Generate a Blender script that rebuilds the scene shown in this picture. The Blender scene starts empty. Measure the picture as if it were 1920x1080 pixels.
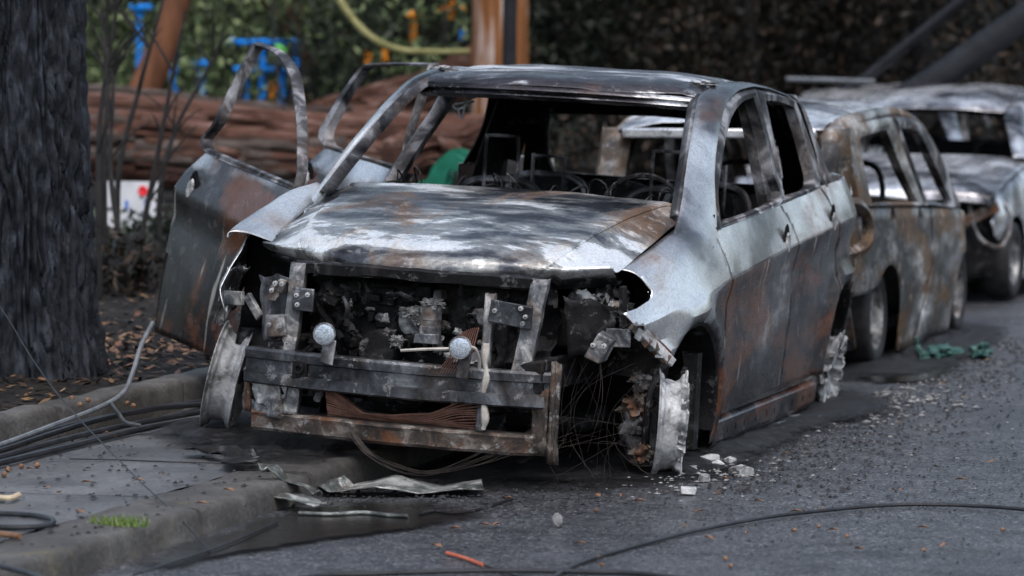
import bpy, math, random
import numpy as np
from mathutils import Vector, Matrix, noise as mnoise
random.seed(7); rng = np.random.default_rng(7)
SC = bpy.context.scene
COL = SC.collection
R_ = math.radians

# ------------------------------------------------------------------ camera
cam_d = bpy.data.cameras.new('camera'); cam = bpy.data.objects.new('camera', cam_d); COL.objects.link(cam)
CAM = Vector((4.375, -12.679, 1.607))
c_r = Vector((0.95159, 0.30737, 0.0)); c_f = Vector((-0.30668, 0.94946, -0.06689)); c_u = Vector((-0.02056, 0.06365, 0.99776))
m = Matrix.Identity(4)
for i, a in enumerate((c_r, c_u, -c_f)):
    for j in range(3): m[j][i] = a[j]
m.translation = CAM
cam.matrix_world = m
cam_d.sensor_width = 36; cam_d.lens = 6510/1920*36
cam_d.clip_start = 0.1; cam_d.clip_end = 3000
cam_d.dof.use_dof = True; cam_d.dof.focus_distance = 13.2; cam_d.dof.aperture_fstop = 2.7
SC.camera = cam

# ------------------------------------------------------------------ sky, sun, exposure
w = bpy.data.worlds.new('World'); SC.world = w; w.use_nodes = True
nt = w.node_tree; bg = nt.nodes['Background']
sky = nt.nodes.new('ShaderNodeTexSky'); sky.sky_type = 'NISHITA'; sky.sun_disc = False
sky.sun_elevation = R_(62); sky.sun_rotation = R_(150); sky.air_density = 1.0; sky.dust_density = 4.0; sky.ozone_density = 1.5
hs = nt.nodes.new('ShaderNodeHueSaturation'); hs.inputs['Saturation'].default_value = 0.72; hs.inputs['Hue'].default_value = 0.488
nt.links.new(sky.outputs[0], hs.inputs['Color']); nt.links.new(hs.outputs[0], bg.inputs['Color'])
bg.inputs['Strength'].default_value = 0.15
sd = bpy.data.lights.new('sun', 'SUN'); sun = bpy.data.objects.new('sun', sd); COL.objects.link(sun)
sd.energy = 0.5; sd.angle = R_(40); sd.color = (1.0, 0.98, 0.95)
se, sr = R_(62), R_(150)
sdir = Vector((math.sin(sr)*math.cos(se), math.cos(sr)*math.cos(se), math.sin(se)))
sun.rotation_euler = sdir.to_track_quat('Z', 'Y').to_euler()
SC.view_settings.view_transform = 'Standard'; SC.view_settings.look = 'None'
SC.view_settings.exposure = 0.9; SC.view_settings.gamma = 1.0
SC.view_settings.use_curve_mapping = False

# ------------------------------------------------------------------ measuring helpers (pixel of the 1920 photograph -> point in the place)
def ray(u, v): return c_f + c_r*((u-960)/6510) - c_u*((v-540)/6510)
def G(u, v, z=0.0):
    d = ray(u, v); t = (z-CAM.z)/d.z; return CAM + d*t
def XP(u, v, x):
    d = ray(u, v); t = (x-CAM.x)/d.x; return CAM + d*t
def YP(u, v, y):
    d = ray(u, v); t = (y-CAM.y)/d.y; return CAM + d*t

# ------------------------------------------------------------------ materials
def _n(nt, t, **k):
    n = nt.nodes.new(t)
    for a, b in k.items():
        if a in n.inputs: n.inputs[a].default_value = b
        else: setattr(n, a, b)
    return n
def ramp(nt, fac, stops, interp='LINEAR'):
    r = nt.nodes.new('ShaderNodeValToRGB'); r.color_ramp.interpolation = interp
    el = r.color_ramp.elements
    while len(el) < len(stops): el.new(0.5)
    for e, (p, c) in zip(el, stops):
        e.position = p; e.color = tuple(c)+(1,) if not isinstance(c, (int, float)) else (c, c, c, 1)
    nt.links.new(fac, r.inputs[0]); return r.outputs[0]
def mixc(nt, f, a, b, bt='MIX'):
    m = nt.nodes.new('ShaderNodeMix'); m.data_type = 'RGBA'; m.blend_type = bt
    for s, v in ((m.inputs[0], f), (m.inputs[6], a), (m.inputs[7], b)):
        if hasattr(v, 'node'): nt.links.new(v, s)
        else: s.default_value = v if isinstance(v, (int, float)) else tuple(v)+(1,)
    return m.outputs[2]
def mth(nt, op, a, b=0.0):
    m = nt.nodes.new('ShaderNodeMath'); m.operation = op
    for s, v in zip(m.inputs, (a, b)):
        if hasattr(v, 'node'): nt.links.new(v, s)
        else: s.default_value = v
    return m.outputs[0]
def coords(nt, scale=(1, 1, 1), loc=(0, 0, 0), rot=(0, 0, 0), kind='Object'):
    tc = nt.nodes.new('ShaderNodeTexCoord'); mp = nt.nodes.new('ShaderNodeMapping')
    mp.inputs['Scale'].default_value = scale; mp.inputs['Location'].default_value = loc; mp.inputs['Rotation'].default_value = rot
    nt.links.new(tc.outputs[kind], mp.inputs[0]); return mp.outputs[0]
def noi(nt, vec, scale, detail=6, rough=0.6, dist=0.0):
    n = _n(nt, 'ShaderNodeTexNoise', Scale=scale, Detail=detail, Roughness=rough, Distortion=dist)
    nt.links.new(vec, n.inputs['Vector']); return n.outputs[0]
def new_mat(name):
    m = bpy.data.materials.new(name); m.use_nodes = True
    return m, m.node_tree, m.node_tree.nodes['Principled BSDF']
def bump(nt, b, h, strength=0.3, dist=0.01):
    n = _n(nt, 'ShaderNodeBump', Strength=strength, Distance=dist); nt.links.new(h, n.inputs['Height']); nt.links.new(n.outputs[0], b.inputs['Normal'])

def burnt(name, stops, scale=2.5, stretch=(1, 1, 1), rust=0.35, rustcol=(0.20, 0.075, 0.028), rust_at=0.6, metal=0.7, rough=(0.22, 0.55), seed=0.0, bmp=0.12, dist=0.8, fine=90, charred=None, spec=0.35, flake=0.55, nr=0.62):
    m, nt, b = new_mat(name)
    v = coords(nt, stretch, (seed, seed*1.7, -seed))
    n1 = noi(nt, v, scale, 9, nr, dist)
    col = ramp(nt, n1, stops)
    v2 = coords(nt, (1, 0.5, 0.8), (seed+5.3, 2.1, 7.7))
    n2 = noi(nt, v2, scale*0.9, 10, 0.68, 0.5)
    mask = mth(nt, 'MULTIPLY', ramp(nt, n2, [(rust_at-0.05, 0.0), (rust_at+0.07, 1.0)]), rust)
    rc = mixc(nt, noi(nt, v2, 22, 5), rustcol, tuple(c*0.45 for c in rustcol))
    col = mixc(nt, mask, col, rc)
    if charred:      # scorch plus painted-in dark reflection below the crease, by 'char' weight, broken by noise
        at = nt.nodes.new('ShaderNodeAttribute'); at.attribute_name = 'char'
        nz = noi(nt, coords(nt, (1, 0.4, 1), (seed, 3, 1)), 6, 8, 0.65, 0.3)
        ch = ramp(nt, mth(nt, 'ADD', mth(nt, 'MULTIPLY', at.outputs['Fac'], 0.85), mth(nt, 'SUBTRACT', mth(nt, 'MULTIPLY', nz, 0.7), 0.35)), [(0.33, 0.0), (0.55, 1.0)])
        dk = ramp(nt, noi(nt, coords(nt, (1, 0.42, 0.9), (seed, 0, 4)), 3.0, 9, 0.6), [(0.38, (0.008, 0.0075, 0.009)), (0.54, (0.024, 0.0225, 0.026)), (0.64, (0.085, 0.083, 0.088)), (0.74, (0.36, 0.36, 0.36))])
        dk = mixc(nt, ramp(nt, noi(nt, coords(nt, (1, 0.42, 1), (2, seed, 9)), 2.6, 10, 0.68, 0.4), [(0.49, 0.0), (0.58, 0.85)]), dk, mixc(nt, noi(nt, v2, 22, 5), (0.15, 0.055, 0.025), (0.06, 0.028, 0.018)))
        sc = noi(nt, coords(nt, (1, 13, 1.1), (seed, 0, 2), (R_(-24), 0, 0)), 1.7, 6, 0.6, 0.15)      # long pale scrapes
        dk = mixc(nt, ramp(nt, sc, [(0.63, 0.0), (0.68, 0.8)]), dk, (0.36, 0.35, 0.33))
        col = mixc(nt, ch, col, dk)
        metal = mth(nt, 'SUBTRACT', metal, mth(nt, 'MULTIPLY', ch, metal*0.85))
    fk = noi(nt, coords(nt, (1, 1, 1), (seed*2, 1, 5)), 11, 12, 0.78, 0.2)      # crisp flaking: bare pale chips and sooty chips
    col = mixc(nt, mth(nt, 'MULTIPLY', ramp(nt, fk, [(0.565, 0.0), (0.59, 1.0)]), flake), col, mixc(nt, 0.5, col, (0.62, 0.62, 0.63)))
    col = mixc(nt, mth(nt, 'MULTIPLY', ramp(nt, fk, [(0.405, 1.0), (0.43, 0.0)]), flake), col, (0.02, 0.019, 0.02))
    n3 = noi(nt, coords(nt), fine, 4, 0.7)
    b.inputs['Specular IOR Level'].default_value = spec
    col = mixc(nt, 0.55, col, ramp(nt, n3, [(0.3, 0.55), (0.7, 1.35)]), 'MULTIPLY')
    nt.links.new(col, b.inputs['Base Color'])
    nt.links.new(mth(nt, 'MULTIPLY', metal, mth(nt, 'SUBTRACT', 1.0, mth(nt, 'MULTIPLY', mask, 0.8))), b.inputs['Metallic'])
    r = nt.nodes.new('ShaderNodeMapRange'); r.inputs[1].default_value = 0.3; r.inputs[2].default_value = 0.7
    r.inputs[3].default_value = rough[0]; r.inputs[4].default_value = rough[1]
    nt.links.new(noi(nt, v2, scale*3, 6, 0.7), r.inputs[0])
    nt.links.new(mth(nt, 'MINIMUM', mth(nt, 'ADD', r.outputs[0], mth(nt, 'MULTIPLY', mask, 0.3)), 1.0), b.inputs['Roughness'])
    h = mth(nt, 'ADD', n3, mth(nt, 'ADD', mth(nt, 'MULTIPLY', n1, 1.2), mth(nt, 'MULTIPLY', fk, 1.6)))
    bump(nt, b, h, bmp, 0.004)
    return m
def rough_mat(name, c1, c2, scale=8, rough=0.8, bmp=0.5, bd=0.01, stretch=(1, 1, 1), c3=None, detail=8, spec=0.22, metal=0.0):
    m, nt, b = new_mat(name)
    v = coords(nt, stretch); n = noi(nt, v, scale, detail, 0.65, 0.3)
    st = [(0.3, c1), (0.68, c2)]
    if c3: st = [(0.28, c1), (0.52, c2), (0.72, c3)]
    nt.links.new(ramp(nt, n, st), b.inputs['Base Color'])
    b.inputs['Roughness'].default_value = rough; b.inputs['Specular IOR Level'].default_value = spec; b.inputs['Metallic'].default_value = metal
    bump(nt, b, noi(nt, v, scale*3, 6, 0.7), bmp, bd)
    return m
def leaf_mat(name, c1, c2, c3):
    m, nt, b = new_mat(name)
    g = nt.nodes.new('ShaderNodeNewGeometry')
    col = ramp(nt, g.outputs['Random Per Island'], [(0.0, c1), (0.55, c2), (1.0, c3)])
    nt.links.new(col, b.inputs['Base Color']); b.inputs['Roughness'].default_value = 0.55; b.inputs['Specular IOR Level'].default_value = 0.25
    return m

M = {}
DK = (0.016, 0.016, 0.02); GR = (0.16, 0.165, 0.18); LT = (0.52, 0.54, 0.58)
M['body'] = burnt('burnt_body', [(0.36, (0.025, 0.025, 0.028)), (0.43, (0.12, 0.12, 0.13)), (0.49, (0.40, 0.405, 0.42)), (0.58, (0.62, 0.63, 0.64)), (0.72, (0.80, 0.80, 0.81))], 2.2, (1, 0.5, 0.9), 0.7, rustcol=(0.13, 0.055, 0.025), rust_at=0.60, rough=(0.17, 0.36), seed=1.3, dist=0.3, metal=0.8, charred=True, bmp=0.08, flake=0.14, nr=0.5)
M['hood'] = burnt('burnt_hood', [(0.40, (0.018, 0.019, 0.023)), (0.46, (0.07, 0.075, 0.088)), (0.50, (0.21, 0.215, 0.215)), (0.535, (0.30, 0.305, 0.30)), (0.56, (0.76, 0.77, 0.77)), (0.68, (0.86, 0.87, 0.87))], 3.0, (0.6, 1.3, 1), 0.85, rustcol=(0.15, 0.085, 0.045), rust_at=0.56, rough=(0.2, 0.5), seed=3.1, dist=0.25, metal=0.7, bmp=0.14, flake=0.4, nr=0.63)
M['roof'] = burnt('burnt_roof', [(0.42, (0.014, 0.013, 0.016)), (0.54, (0.07, 0.066, 0.075)), (0.60, (0.7, 0.71, 0.73)), (0.7, (0.8, 0.81, 0.83))], 3.0, (0.45, 2.0, 1), 0.3, rough=(0.2, 0.5), seed=9.4, dist=0.3, metal=0.7, bmp=0.22)
M['frame'] = burnt('burnt_frame', [(0.38, (0.010, 0.010, 0.012)), (0.52, (0.06, 0.06, 0.066)), (0.66, (0.32, 0.32, 0.34))], 7, (1, 1, 1), 0.45, rustcol=(0.10, 0.055, 0.03), rust_at=0.56, metal=0.4, rough=(0.35, 0.7), seed=2.2, bmp=0.3, flake=0.15, nr=0.5)
M['soot'] = burnt('sooty_metal', [(0.35, (0.003, 0.003, 0.004)), (0.55, (0.009, 0.009, 0.010)), (0.74, (0.05, 0.05, 0.054))], 9, (1, 1, 1), 0.2, rustcol=(0.07, 0.03, 0.016), rust_at=0.63, metal=0.05, rough=(0.5, 0.9), seed=4.2, bmp=0.6, spec=0.2, flake=0.25)
M['char'] = burnt('charred_lining', [(0.4, (0.0015, 0.0015, 0.002)), (0.75, (0.009, 0.009, 0.010))], 8, (1, 1, 1), 0.0, metal=0.0, rough=(0.6, 0.95), seed=6.2, bmp=0.5, spec=0.12, flake=0.03)
M['steel'] = burnt('scorched_steel', [(0.36, (0.035, 0.038, 0.045)), (0.5, (0.14, 0.145, 0.155)), (0.64, (0.42, 0.42, 0.41))], 11, (1, 1, 1), 0.55, rustcol=(0.15, 0.085, 0.045), rust_at=0.54, metal=0.35, rough=(0.4, 0.75), seed=8.8, bmp=0.5)
M['beam'] = burnt('blued_beam', [(0.38, (0.014, 0.015, 0.018)), (0.52, (0.07, 0.075, 0.085)), (0.68, (0.30, 0.32, 0.34))], 5, (1, 1, 0.7), 0.35, rustcol=(0.12, 0.075, 0.045), rust_at=0.58, metal=0.55, rough=(0.3, 0.55), seed=11.1, bmp=0.2)
M['rust'] = burnt('rusted_plate', [(0.34, (0.022, 0.019, 0.018)), (0.50, (0.075, 0.058, 0.048)), (0.68, (0.24, 0.22, 0.20))], 10, (1, 1, 1), 0.75, rustcol=(0.17, 0.062, 0.022), rust_at=0.54, metal=0.15, rough=(0.5, 0.85), seed=12.5, bmp=0.5)
M['fin'] = rough_mat('radiator_fin', (0.08, 0.034, 0.024), (0.22, 0.115, 0.085), 25, 0.7, 0.5, 0.003)
M['alu'] = burnt('melted_aluminium', [(0.33, (0.10, 0.102, 0.106)), (0.48, (0.30, 0.305, 0.315)), (0.64, (0.52, 0.53, 0.54))], 9, (1, 1, 1), 0.0, metal=0.1, rough=(0.5, 0.85), seed=14.0, bmp=0.8, fine=60)
M['ash'] = rough_mat('pale_ash', (0.05, 0.05, 0.05), (0.34, 0.34, 0.34), 30, 0.9, 0.8, 0.01)
M['wagon'] = burnt('burnt_wagon', [(0.40, (0.014, 0.014, 0.016)), (0.50, (0.06, 0.058, 0.058)), (0.59, (0.28, 0.28, 0.28)), (0.67, (0.72, 0.73, 0.74))], 4.0, (1, 0.33, 0.9), 0.85, rustcol=(0.14, 0.075, 0.028), rust_at=0.51, metal=0.55, rough=(0.25, 0.5), seed=17.0, dist=0.3)
M['far_car'] = burnt('burnt_far_car', [(0.36, (0.02, 0.02, 0.024)), (0.44, (0.25, 0.25, 0.27)), (0.54, (0.82, 0.83, 0.85))], 2.4, (0.8, 1, 1), 0.25, rustcol=(0.14, 0.06, 0.03), rust_at=0.62, metal=0.8, rough=(0.15, 0.4), seed=21.0, dist=0.3)
M['wire'] = rough_mat('thin_wire', (0.012, 0.011, 0.011), (0.05, 0.04, 0.035), 20, 0.6, 0.1, 0.001)
M['cable'] = rough_mat('black_cable', (0.010, 0.011, 0.013), (0.03, 0.032, 0.037), 15, 0.38, 0.2, 0.002)
M['greycable'] = rough_mat('grey_cable', (0.07, 0.08, 0.09), (0.16, 0.175, 0.19), 15, 0.35, 0.2, 0.002)
M['tyre'] = rough_mat('scorched_tyre', (0.008, 0.008, 0.009), (0.028, 0.028, 0.03), 18, 0.6, 0.5, 0.006)
M['melt'] = rough_mat('pale_melt', (0.25, 0.23, 0.21), (0.5, 0.47, 0.43), 20, 0.6, 0.3, 0.004)
M['pale_wood'] = rough_mat('pale_stick', (0.35, 0.27, 0.18), (0.5, 0.42, 0.30), 20, 0.7, 0.2, 0.002)
# lens
m, nt, b = new_mat('lamp_lens'); M['lens'] = m
vv = coords(nt, (1, 1, 1)); vo = _n(nt, 'ShaderNodeTexVoronoi', Scale=150.0); nt.links.new(vv, vo.inputs['Vector'])
nt.links.new(ramp(nt, vo.outputs['Distance'], [(0.0, (0.50, 0.56, 0.62)), (0.9, (0.22, 0.26, 0.31))]), b.inputs['Base Color'])
b.inputs['Roughness'].default_value = 0.25; b.inputs['Metallic'].default_value = 0.5; bump(nt, b, vo.outputs['Distance'], 0.35, 0.002)

# asphalt: dark binder with pale aggregate, damp film in the hollows
m, nt, b = new_mat('wet_asphalt'); M['asphalt'] = m
v = coords(nt); big = noi(nt, v, 0.9, 5, 0.6, 0.4); mid = noi(nt, v, 6, 6, 0.65)
vo = _n(nt, 'ShaderNodeTexVoronoi', Scale=105.0); nt.links.new(v, vo.inputs['Vector'])
vo2 = _n(nt, 'ShaderNodeTexVoronoi', Scale=62.0); nt.links.new(coords(nt, (1, 1, 1), (3, 1, 0)), vo2.inputs['Vector'])
stone = ramp(nt, vo.outputs['Color'], [(0.2, (0.020, 0.021, 0.025)), (0.58, (0.062, 0.065, 0.073)), (0.88, (0.20, 0.205, 0.215))])
col = mixc(nt, ramp(nt, vo2.outputs['Distance'], [(0.2, 0.0), (0.6, 0.6)]), stone, (0.028, 0.029, 0.034))
col = mixc(nt, 1.0, col, ramp(nt, mid, [(0.3, 0.6), (0.7, 1.3)]), 'MULTIPLY')
col = mixc(nt, ramp(nt, noi(nt, coords(nt, (1, 0.6, 1), (4, 2, 0)), 0.8, 7, 0.62, 0.5), [(0.5, 0.0), (0.66, 0.6)]), col, (0.022, 0.022, 0.026))
nt.links.new(col, b.inputs['Base Color'])
nt.links.new(ramp(nt, mth(nt, 'ADD', mth(nt, 'MULTIPLY', big, 0.7), mth(nt, 'MULTIPLY', mid, 0.3)), [(0.38, 0.16), (0.62, 0.45)]), b.inputs['Roughness'])
bump(nt, b, mth(nt, 'ADD', mth(nt, 'MULTIPLY', vo.outputs['Distance'], -1.0), mth(nt, 'MULTIPLY', mid, 1.2)), 0.9, 0.006)
# concrete footpath
m, nt, b = new_mat('damp_concrete'); M['concrete'] = m
v = coords(nt); big = noi(nt, v, 1.6, 6, 0.6, 0.5); fine = noi(nt, v, 55, 5, 0.75)
col = ramp(nt, big, [(0.3, (0.042, 0.042, 0.045)), (0.5, (0.088, 0.09, 0.095)), (0.72, (0.15, 0.153, 0.16))])
col = mixc(nt, 0.8, col, ramp(nt, fine, [(0.32, 0.45), (0.68, 1.45)]), 'MULTIPLY')
nt.links.new(col, b.inputs['Base Color'])
nt.links.new(ramp(nt, noi(nt, v, 2.3, 5), [(0.35, 0.28), (0.65, 0.65)]), b.inputs['Roughness']); bump(nt, b, fine, 0.8, 0.006)
# kerb stone with moss
m, nt, b = new_mat('mossy_kerb'); M['kerb'] = m
v = coords(nt); fine = noi(nt, v, 45, 6, 0.75); big = noi(nt, v, 2.6, 6, 0.62, 0.3)
col = ramp(nt, big, [(0.3, (0.026, 0.024, 0.022)), (0.52, (0.062, 0.058, 0.054)), (0.72, (0.13, 0.126, 0.122))])
col = mixc(nt, ramp(nt, noi(nt, v, 4.5, 8, 0.7, 0.4), [(0.58, 0.0), (0.72, 0.75)]), col, (0.12, 0.10, 0.028))
col = mixc(nt, 0.8, col, ramp(nt, fine, [(0.32, 0.4), (0.68, 1.5)]), 'MULTIPLY')
nt.links.new(col, b.inputs['Base Color']); b.inputs['Roughness'].default_value = 0.6; bump(nt, b, fine, 0.9, 0.01)
M['soil'] = rough_mat('leaf_soil', (0.004, 0.0035, 0.0035), (0.013, 0.011, 0.010), 9, 0.8, 1.0, 0.03, c3=(0.04, 0.03, 0.023))
m = M['sootground'] = rough_mat('soot_ground', (0.003, 0.003, 0.004), (0.014, 0.014, 0.016), 26, 0.45, 1.0, 0.02, c3=(0.06, 0.06, 0.065))
nt = m.node_tree; b = nt.nodes['Principled BSDF']; at = nt.nodes.new('ShaderNodeAttribute'); at.attribute_name = 'edge'
nz = mth(nt, 'ADD', mth(nt, 'MULTIPLY', noi(nt, coords(nt), 7, 8, 0.7), 0.55), mth(nt, 'MULTIPLY', noi(nt, coords(nt), 60, 5, 0.8), 0.45))
nt.links.new(ramp(nt, mth(nt, 'SUBTRACT', mth(nt, 'ADD', nz, 0.55), at.outputs['Fac']), [(0.06, 0.0), (0.30, 1.0)]), b.inputs['Alpha'])
m, nt, b = new_mat('dirty_water'); M['water'] = m
b.inputs['Base Color'].default_value = (0.012, 0.0115, 0.011, 1); b.inputs['Roughness'].default_value = 0.14
at = nt.nodes.new('ShaderNodeAttribute'); at.attribute_name = 'edge'; nz = noi(nt, coords(nt), 5, 8, 0.7)
nt.links.new(ramp(nt, mth(nt, 'SUBTRACT', mth(nt, 'ADD', nz, 0.5), at.outputs['Fac']), [(0.05, 0.0), (0.3, 0.9)]), b.inputs['Alpha'])
bump(nt, b, noi(nt, coords(nt), 26, 5), 0.22, 0.01)
M['bark'] = rough_mat('charred_bark', (0.004, 0.005, 0.007), (0.015, 0.018, 0.024), 22, 0.55, 1.0, 0.012, stretch=(1, 1, 0.4), c3=(0.055, 0.065, 0.086), spec=0.18)
M['redbark'] = rough_mat('red_bark', (0.018, 0.010, 0.008), (0.105, 0.047, 0.031), 8, 0.5, 0.9, 0.03, stretch=(0.12, 1, 2.2), c3=(0.24, 0.165, 0.145))
M['greybark'] = rough_mat('grey_bark', (0.03, 0.024, 0.021), (0.085, 0.066, 0.058), 8, 0.7, 0.9, 0.03, stretch=(0.16, 1, 2.4), c3=(0.22, 0.18, 0.16))
M['gumbark'] = rough_mat('gum_bark', (0.06, 0.024, 0.009), (0.22, 0.085, 0.026), 5, 0.6, 0.5, 0.02, stretch=(2.6, 2.6, 0.18), c3=(0.58, 0.54, 0.52))
M['brownbark'] = rough_mat('brown_bark', (0.07, 0.028, 0.014), (0.17, 0.07, 0.034), 6, 0.7, 0.6, 0.02, stretch=(2, 2, 0.3))
M['twig'] = rough_mat('burnt_twig', (0.006, 0.006, 0.007), (0.025, 0.023, 0.022), 12, 0.7, 0.4, 0.01)
M['pole'] = rough_mat('charred_pole', (0.005, 0.006, 0.008), (0.016, 0.018, 0.023), 8, 0.5, 0.6, 0.02, stretch=(1, 1, 1))
M['branch'] = rough_mat('lichen_branch', (0.11, 0.105, 0.035), (0.25, 0.24, 0.11), 9, 0.7, 0.4, 0.01)
M['benchgreen'] = rough_mat('green_iron', (0.008, 0.09, 0.055), (0.014, 0.15, 0.095), 12, 0.35, 0.2, 0.002)
M['blue'] = rough_mat('blue_paint', (0.0, 0.14, 0.52), (0.01, 0.22, 0.68), 6, 0.4, 0.1, 0.002)
M['orange'] = rough_mat('orange_paint', (0.65, 0.20, 0.01), (0.8, 0.28, 0.02), 6, 0.4, 0.1, 0.002)
M['lime'] = rough_mat('lime_paint', (0.10, 0.45, 0.07), (0.16, 0.6, 0.12), 6, 0.4, 0.1, 0.002)
M['white'] = rough_mat('white_board', (0.45, 0.47, 0.5), (0.72, 0.72, 0.74), 4, 0.5, 0.1, 0.002)
M['red'] = rough_mat('red_print', (0.6, 0.02, 0.03), (0.75, 0.04, 0.05), 4, 0.5, 0.1, 0.002)
M['bluep'] = rough_mat('blue_print', (0.05, 0.15, 0.5), (0.08, 0.2, 0.6), 4, 0.5, 0.1, 0.002)
M['greenp'] = rough_mat('green_print', (0.02, 0.22, 0.05), (0.03, 0.3, 0.07), 4, 0.5, 0.1, 0.002)
M['leaf_light'] = leaf_mat('leaf_light', (0.018, 0.032, 0.011), (0.075, 0.115, 0.04), (0.30, 0.36, 0.18))
M['leaf_dark'] = leaf_mat('leaf_dark', (0.004, 0.007, 0.004), (0.011, 0.018, 0.010), (0.05, 0.062, 0.042))
M['leaf_brown'] = leaf_mat('leaf_brown', (0.004, 0.004, 0.003), (0.010, 0.009, 0.007), (0.05, 0.032, 0.02))
M['leaf_litter'] = leaf_mat('leaf_litter', (0.008, 0.006, 0.005), (0.026, 0.016, 0.010), (0.17, 0.10, 0.045))
M['leaf_orange'] = leaf_mat('fallen_leaf', (0.08, 0.035, 0.02), (0.17, 0.085, 0.045), (0.30, 0.21, 0.12))
M['nut'] = rough_mat('fallen_nut', (0.09, 0.045, 0.025), (0.22, 0.13, 0.075), 40, 0.5, 0.2, 0.002)
M['grass'] = leaf_mat('grass_blade', (0.05, 0.09, 0.015), (0.09, 0.16, 0.03), (0.16, 0.2, 0.06))
M['teal'] = rough_mat('teal_cloth', (0.010, 0.03, 0.028), (0.028, 0.08, 0.072), 14, 0.5, 0.6, 0.01, c3=(0.16, 0.24, 0.23))
M['strip'] = burnt('crumpled_sheet', [(0.36, (0.02, 0.023, 0.021)), (0.5, (0.12, 0.13, 0.124)), (0.64, (0.36, 0.37, 0.355))], 7, (1, 1, 1), 0.2, rust_at=0.62, metal=0.3, rough=(0.3, 0.6), seed=31.0)
M['stone'] = rough_mat('grey_stone', (0.10, 0.10, 0.105), (0.32, 0.32, 0.33), 30, 0.7, 0.6, 0.004)
M['crumb'] = rough_mat('char_crumb', (0.006, 0.006, 0.007), (0.03, 0.03, 0.034), 30, 0.6, 0.6, 0.004)
M['hill'] = rough_mat('dark_hill', (0.004, 0.005, 0.003), (0.010, 0.012, 0.007), 2, 0.9, 1.0, 0.1)
M['redstick'] = rough_mat('red_stick', (0.32, 0.06, 0.035), (0.5, 0.14, 0.08), 20, 0.6, 0.2, 0.002)

# ------------------------------------------------------------------ mesh helpers
def interp(x, xs, ys): return float(np.interp(x, xs, ys))
def crspline(P, n):
    """Catmull-Rom through P (k x d), n samples per span"""
    P = np.asarray(P, float); Q = np.vstack([2*P[0]-P[1], P, 2*P[-1]-P[-2]]); out = []
    for i in range(1, len(Q)-2):
        for k in range(n):
            t = k/n; a, b_, c, d = Q[i-1], Q[i], Q[i+1], Q[i+2]
            out.append(0.5*((2*b_)+(-a+c)*t+(2*a-5*b_+4*c-d)*t*t+(-a+3*b_-3*c+d)*t**3))
    out.append(P[-1]); return np.array(out)
def patch(ctrl, nu=6, nv=6):
    C = np.asarray(ctrl, float)
    rows = np.array([crspline(r, nv) for r in C])
    return np.array([crspline(rows[:, j], nu) for j in range(rows.shape[1])]).transpose(1, 0, 2)
def fbm(p, s=1.0, o=4): return mnoise.fractal(Vector(p)*s, 1.0, 2.0, o)

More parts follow.
